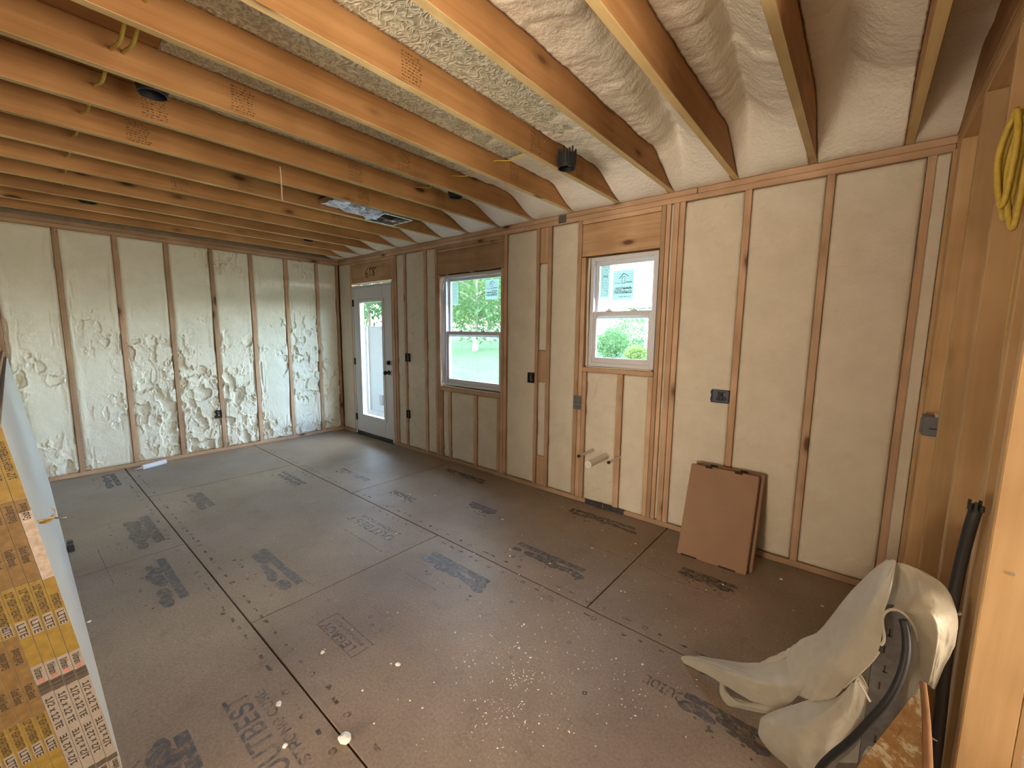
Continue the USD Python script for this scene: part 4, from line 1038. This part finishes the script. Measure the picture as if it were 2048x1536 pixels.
obj("front_fold", front, poly_m, ps, smooth=True)
tail = sheet([[(1363, 1313, -1.255), (1362, 1319, -1.258), (1368, 1328, -1.27)],
              [(1400, 1313, -1.26), (1398, 1325, -1.31), (1411, 1349, -1.31)],
              [(1440, 1319, -1.28), (1440, 1342, -1.36), (1449, 1371, -1.345)],
              [(1512, 1327, -1.33), (1505, 1365, -1.42), (1500, 1402, -1.385)],
              [(1572, 1318, -1.40), (1575, 1375, -1.47), (1548, 1416, -1.42)],
              [(1600, 1300, -1.43), (1612, 1370, -1.51), (1586, 1404, -1.46)]], 34, 50, bulge=0.012, seed=31, bulge_dir=(0, -0.5, 1))
obj("hem", tube(lift([(1688, 1376, -1.60), (1722, 1345, -1.632), (1745, 1322, -1.65), (1758, 1304, -1.665)]), 0.0022, 6), poly_m, ps, smooth=True)
obj("hem", tube(lift([(1716, 1362, -1.64), (1728, 1382, -1.64), (1740, 1403, -1.64)]), 0.003, 6), poly_m, ps, smooth=True)
obj("tail", tail, poly_m, ps, smooth=True)
tail2 = sheet([[(1440, 1362, -1.33), (1446, 1362, -1.33), (1452, 1368, -1.335)], [(1439, 1383, -1.35), (1448, 1380, -1.36), (1460, 1392, -1.36)], [(1455, 1411, -1.375), (1470, 1406, -1.39), (1480, 1400, -1.38)],
               [(1490, 1419, -1.39), (1500, 1414, -1.41), (1512, 1408, -1.40)], [(1522, 1427, -1.41), (1545, 1424, -1.43), (1560, 1414, -1.42)], [(1540, 1428, -1.43), (1570, 1420, -1.45), (1590, 1404, -1.45)]], 20, 36, bulge=0.006, seed=37, bulge_dir=(0, -0.5, 1))
obj("tail_fold", tail2, poly_m, ps, smooth=True)
top = sheet([[(1542, 1313, -1.375), (1556, 1308, -1.385), (1592, 1287, -1.43)], [(1512, 1327, -1.34), (1560, 1322, -1.40), (1600, 1302, -1.44)]], 20, 12, seed=41)
obj("upper_fold", top, poly_m, ps, smooth=True)

# torn paper sack in the lower right corner
kp = thing("torn_paper_sack", "torn brown paper sack spilling white powder beside the pine post", "paper sack", (6.018, -1.84, 0))
apex = np.array([0.004, 0.0, 0.70]); cor = np.array([(-0.225, -0.03, 0.0), (0.075, -0.085, 0.0), (0.082, 0.09, 0.0), (-0.12, 0.07, 0.0)])
def sack_face(a, b, seed, amp):
    nu, nv = 34, 34; u, v_ = np.meshgrid(np.linspace(0, 1, nu), np.linspace(0, 1, nv), indexing="ij")
    P = apex + (1 - (1 - u[..., None])) * ((1 - v_[..., None]) * (a - apex) + v_[..., None] * (b - apex))
    n_ = np.cross(b - apex, a - apex); n_ /= np.linalg.norm(n_)
    if n_ @ (0.5 * (a + b)) < 0: n_ = -n_
    P = P + ((fbm(P * 11 + seed, 4, seed) - 0.5) * amp * 4 * v_ * (1 - v_))[..., None] * n_
    i, j = np.meshgrid(np.arange(nu - 1), np.arange(nv - 1), indexing="ij"); k = (i * nv + j).ravel()
    return trimesh.Trimesh(P.reshape(-1, 3), np.vstack([np.c_[k, k + nv, k + nv + 1], np.c_[k, k + nv + 1, k + 1]]), process=False)
sk = cat([sack_face(cor[i], cor[(i + 1) % 4], 60 + i, 0.07) for i in range(4)]); sk.merge_vertices(); sk.fix_normals()
obj("sack", sk, kraft_m, kp, smooth=60)
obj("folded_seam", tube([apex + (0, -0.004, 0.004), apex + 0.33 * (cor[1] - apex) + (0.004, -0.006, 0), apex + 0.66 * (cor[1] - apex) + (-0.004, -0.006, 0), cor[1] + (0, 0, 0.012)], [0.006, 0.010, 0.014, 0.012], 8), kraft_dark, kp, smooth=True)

# ---------------------------------------------------------------- things on the floor
t = thing("caulk_tube", "white caulk tube lying on the floor at the foot of the left wall", "caulk tube", (0.16, -2.235, 0.025), rotz=112)
prof = np.array([(0, 0), (0.024, 0), (0.025, 0.004), (0.025, 0.215), (0.022, 0.222), (0.010, 0.224), (0.0085, 0.232), (0.0, 0.232)])
q = trimesh.creation.revolve(prof, sections=24); q.apply_transform(trimesh.transformations.rotation_matrix(math.pi / 2, (0, 1, 0))); q.apply_translation((-0.12, 0, 0))
for a in (q,): a.apply_transform(trimesh.transformations.rotation_matrix(math.radians(180), (0, 0, 1)))
obj("barrel", q, tube_m, t, smooth=40)
q = trimesh.creation.cone(0.0085, 0.085, sections=16); q.apply_transform(trimesh.transformations.rotation_matrix(-math.pi / 2, (0, 1, 0))); q.apply_translation((-0.112, 0, 0)); obj("nozzle", q, tube_m, t, smooth=40)
obj("plunger_band", cyl((0.113, 0, 0), (0.121, 0, 0), 0.0252, 24), pale_string, t)


def chip(x, y, s, seed, flat=0.55):
    m = trimesh.creation.icosphere(2, 1.0); v = m.vertices
    d = 0.62 + 0.9 * (fbm(v * 1.6 + seed * 3.1, 3, seed) - 0.3); r = np.random.default_rng(seed)
    m.vertices = v * d[:, None] * np.array([s * r.uniform(0.8, 1.25), s * r.uniform(0.7, 1.1), s * flat])
    m.apply_transform(trimesh.transformations.rotation_matrix(r.uniform(0, 6.28), (0, 0, 1)))
    m.apply_translation((x, y, -m.bounds[0][2] + 0.0002)); return m


def on_floor(px, py):
    d = _ray(px, py); k = -CAM[2] / d[2]; return CAM + d * k


big = [(690, 1482, 0.026, "largest white foam chunk on the floor, at lower middle left"), (558, 1411, 0.012, "white foam chip on the floor above the OUTBEST print, left of the seam"),
       (570, 1495, 0.012, "pale foam chip lying on the OUTBEST print"), (796, 1332, 0.013, "white foam chip right of the boxed floor stamp"), (645, 1307, 0.011, "white foam chip left of the boxed floor stamp")]
for k, (px, py, s, lab) in enumerate(big):
    p = on_floor(px, py); obj("foam_chunk", chip(p[0], p[1], s, 200 + k, 0.6), foam_chip, smooth=50, label=lab, cat="foam piece")
named = [(1562, 1160, 1.2, "foam crumb on the floor just right of the leaning cartons"), (1446, 1170, 1.0, "foam crumb on the floor below the front carton"), (1645, 1214, 1.1, "oblong foam crumb between the cartons and the plastic wrap"),
         (1020, 1113, 1.2, "pale round foam crumb between two dark stamps in mid floor"), (1005, 1040, 1.2, "flat foam crumb beside the dark smudge left of the pipe stubs"), (1048, 1250, 1.1, "bright foam crumb at the head of the dusty strip in mid floor"),
         (910, 1266, 0.9, "slim foam crumb alone to the right of the boxed floor stamp"), (845, 1417, 0.9, "foam crumb right of the large chunk, beyond the long seam"), (793, 1068, 0.9, "foam crumb lying on the far OUTBEST print"),
         (870, 992, 1.1, "far foam crumb at the middle seam, the larger of a pair"), (820, 990, 0.8, "far foam crumb at the middle seam, the smaller of a pair"), (1271, 1088, 1.0, "foam crumb by the short seam left of the cartons"),
         (1184, 1097, 0.9, "foam crumb between the dark stamp and the short seam left of the cartons"), (178, 1245, 1.2, "foam crumb against the foot of the leaning drywall"), (1285, 1330, 1.0, "foam crumb nearest the tail of the plastic wrap"),
         (1038, 1297, 1.0, "round foam crumb in the thick of the dust patch"), (1138, 1465, 1.1, "foam crumb near the bottom edge, left of the plastic wrap")]
for k, (px, py, s, lab) in enumerate(named):
    p = on_floor(px, py); d = np.linalg.norm(p - CAM)
    obj("foam_crumb", chip(p[0], p[1], 0.0026 * d * s, 300 + k, 0.5), foam_chip, smooth=50, label=lab, cat="foam piece")
small = [(782, 1328), (785, 987), (785, 1005), (758, 1064), (948, 1108), (1044, 1253), (1038, 1150), (1412, 1181), (1035, 1286), (820, 1402), (1148, 1467), (1078, 1448), (995, 1497), (1232, 1318), (1210, 1113), (1118, 1180), (1242, 1183), (1195, 1176),
         (1085, 1175), (1083, 1198), (1100, 1128), (795, 1226), (1020, 1100), (1140, 1145), (960, 1233), (938, 1334), (748, 1448), (725, 1382), (1060, 1316), (1205, 1062)]
dust = [chip(*on_floor(px, py)[:2], rng.uniform(0.0015, 0.0024) * np.linalg.norm(on_floor(px, py) - CAM), 400 + k, 0.5) for k, (px, py) in enumerate(small)]
for (px, py, sp, n_) in [(1050, 1340, 85, 150), (1040, 1355, 12, 26), (1020, 1420, 22, 30), (1120, 1200, 60, 60), (1290, 1110, 30, 20), (1160, 1120, 80, 50), (900, 1000, 130, 40), (1000, 1480, 90, 50), (1250, 1400, 70, 30), (1100, 1060, 60, 40), (1130, 1010, 30, 30), (640, 890, 40, 40), (560, 900, 60, 20), (1400, 1200, 80, 25), (700, 1180, 120, 20), (1330, 1340, 60, 20)]:
    for _ in range(n_):
        x_, y_ = rng.normal(px, sp), rng.normal(py, sp * 0.7)
        if y_ < 850 or y_ > 1560: continue
        p = on_floor(x_, y_)
        if p[1] > -0.02 or p[0] > 6.05 or p[0] < 0.05 or p[1] < -2.9: continue
        m = trimesh.creation.icosphere(0, 1.0); s = rng.uniform(0.0011, 0.0030)
        m.apply_scale((s * rng.uniform(1, 2.2), s, s * 0.6)); m.apply_transform(trimesh.transformations.rotation_matrix(rng.uniform(0, 6.28), (0, 0, 1))); m.apply_translation((p[0], p[1], s * 0.5)); dust.append(m)
obj("foam_dust", cat(dust), foam_chip, label="fine white foam dust and slivers sprinkled over the subfloor", cat="debris", kind="stuff")

# ---------------------------------------------------------------- outdoors
def gz(y): return -0.42 + 0.048 * np.maximum(y - 2, 0)


nx_, ny_ = 60, 60
X, Yy = np.meshgrid(np.linspace(-70, 30, nx_), np.linspace(0.2, 60, ny_), indexing="ij")
Z = gz(Yy) + 0.12 * (fbm(np.stack([X, Yy, X * 0], -1) * 0.5, 3, 80) - 0.5)
i, j = np.meshgrid(np.arange(nx_ - 1), np.arange(ny_ - 1), indexing="ij"); k = (i * ny_ + j).ravel()
lawn = trimesh.Trimesh(np.stack([X, Yy, Z], -1).reshape(-1, 3), np.vstack([np.c_[k, k + ny_, k + ny_ + 1], np.c_[k, k + ny_ + 1, k + 1]]), process=False)
obj("lawn", lawn, grass_m, smooth=True, label="green lawn rising away outside the windows", cat="lawn", kind="structure")


def leaves(center, rad, n_, size, seed, hollow=0.3):
    r = np.random.default_rng(seed); d = r.normal(size=(n_, 3)); d /= np.linalg.norm(d, axis=1, keepdims=True)
    rr = (hollow + (1 - hollow) * r.random(n_) ** 0.5)[:, None]
    c = np.asarray(center) + d * rr * np.asarray(rad) * (0.75 + 0.5 * fbm(d * 2.2 + seed, 2, seed))[:, None]
    a = r.normal(size=(n_, 3)); a /= np.linalg.norm(a, axis=1, keepdims=True); b = np.cross(a, r.normal(size=(n_, 3))); b /= np.linalg.norm(b, axis=1, keepdims=True)
    s = size * r.uniform(0.6, 1.3, (n_, 1))
    v = np.stack([c - a * s, c + b * s * 0.45, c + a * s, c - b * s * 0.45], 1).reshape(-1, 3)
    k_ = np.arange(n_) * 4
    return trimesh.Trimesh(v, np.vstack([np.c_[k_, k_ + 1, k_ + 2], np.c_[k_, k_ + 2, k_ + 3]]), process=False)


def tree(label, x, y, h, crown, n_, seed, mat, size=0.16, name="tree"):
    t = thing(name, label, "tree", (x, y, float(gz(y))))
    r = np.random.default_rng(seed)
    obj("trunk", tube([(0, 0, -0.1), (0.1, 0, h * 0.3), (0.05, 0.1, h * 0.6), (0.2, 0, h * 0.85)], [0.2, 0.15, 0.10, 0.03], 10), bark, t, smooth=True)
    for q in range(6):
        a = q * 1.05 + r.uniform(0, 0.5); z = h * r.uniform(0.28, 0.6); L_ = crown[0] * r.uniform(0.6, 0.95)
        obj("branch", tube([(0.05, 0, z), (L_ * 0.5 * math.cos(a), L_ * 0.5 * math.sin(a), z + 0.12 * h), (L_ * math.cos(a), L_ * math.sin(a), z + 0.14 * h)], [0.07, 0.05, 0.015], 7), bark, t, smooth=True)
    obj("foliage", leaves((0, 0, h * 0.62), crown, n_, size, seed), mat, t)


tree("broad leafy tree on the lawn, seen through the left window", -13.2, 16.0, 6.4, (4.6, 3.6, 3.2), 5200, 5, leaf_g, 0.17)
tree("yellow-green tree behind the broad tree, seen through the left window", -19.5, 24.0, 7.0, (5.0, 4.0, 2.9), 4200, 6, leaf_y, 0.22)
tree("tall leafy tree left of the porch, seen through the door glass", -24.0, 15.0, 8.5, (5.5, 4.0, 4.0), 3600, 8, leaf_g, 0.24)
tree("tall distant tree at the far end of the lawn", -36.0, 34.0, 9.0, (7.0, 5.0, 4.2), 3600, 9, leaf_y, 0.35)


def shrub(label, x, y, rad, n_, seed, mat, size=0.07):
    t = thing("shrub", label, "shrub", (x, y, float(gz(y))))
    for q in range(3): obj("stem", tube([(0.1 * q - 0.1, 0, -0.05), (0.16 * q - 0.16, 0.05, rad[2] * 0.6), (0.22 * q - 0.2, 0, rad[2] * 1.2)], [0.025, 0.018, 0.008], 6), bark, t)
    obj("foliage", leaves((0, 0, rad[2] * 0.95), rad, n_, size, seed), mat, t)


shrub("bushy green shrub seen through the lower pane of the right window", -3.7, 16.0, (0.85, 0.7, 0.72), 1500, 12, leaf_g)
shrub("smaller shrub left of the bushy one beyond the right window", -5.35, 16.5, (0.7, 0.6, 0.55), 900, 13, leaf_g)
shrub("low yellow-green shrub at the right of the right window view", -1.9, 15.0, (0.55, 0.5, 0.38), 800, 14, leaf_y)
shrub("loose tall shrub whose top shows in the upper right pane", -4.4, 20.0, (1.7, 1.2, 1.25), 1100, 15, leaf_g, 0.09)
# utility pole
t = thing("utility_pole", "wooden pole with a crossarm seen through the right window", "pole", (-2.75, 18.0, float(gz(18.0))))
obj("pole", tube([(0, 0, 0), (0, 0, 5.2)], 0.07, 10, False), bark, t); obj("crossarm", cb(-0.35, 0.35, -0.04, 0.04, 4.6, 4.7), bark, t)
# pale house beyond
t = thing("neighbour_house", "pale house with an orange-brown eave beyond the right window", "house", (-3.2, 30.0, float(gz(30.0))))
obj("wall", bx(-6, 8, 0, 6, 0, 2.6), siding_m, t); obj("eave", cb(-6.4, 8.4, -0.5, 6.5, 2.6, 2.75), roof_m, t)
obj("roof", trimesh.creation.extrude_polygon(Polygon([(-6.4, 0), (8.4, 0), (1, 2.0)]), 7, engine="earcut", transform=trimesh.transformations.translation_matrix((0, 6.5, 2.75)) @ trimesh.transformations.rotation_matrix(math.pi / 2, (1, 0, 0))), siding_m, t)
obj("window", frame4(2.0, 3.0, 0.9, 2.1, 0.08, -0.04, 0.0), siding_m, t)
# porch outside the door
t = thing("porch_wall", "white porch half-wall seen through the door glass, with a grey outlet cover", "porch", (0, 1.55, -0.3))
obj("wall", cb(-4.5, 0.3, 0.0, 0.14, 0, 1.86), siding_m, t)
obj("corner_trim", cat([cb(x, x + 0.05, -0.012, 0.0, 0.12, 1.86) for x in (-1.86, -2.9, -0.6)]), vinyl, t)
obj("outlet_cover", cb(-1.45, -1.33, -0.03, 0.0, 0.30, 0.50, 0.008), blue_pl, t)
obj("porch_roof", cb(-4.5, 1.4, -1.42, 0.35, 3.05, 3.15), ext_m, t)  # unseen roof added to shade the porch wall and door
obj("porch_post", cb(-4.4, -4.3, 0.02, 0.12, 1.86, 3.05), vinyl, t)
obj("porch_slab", cb(-4.5, 2.0, -1.44, 0.0, -0.1, 0.16), concrete, t)
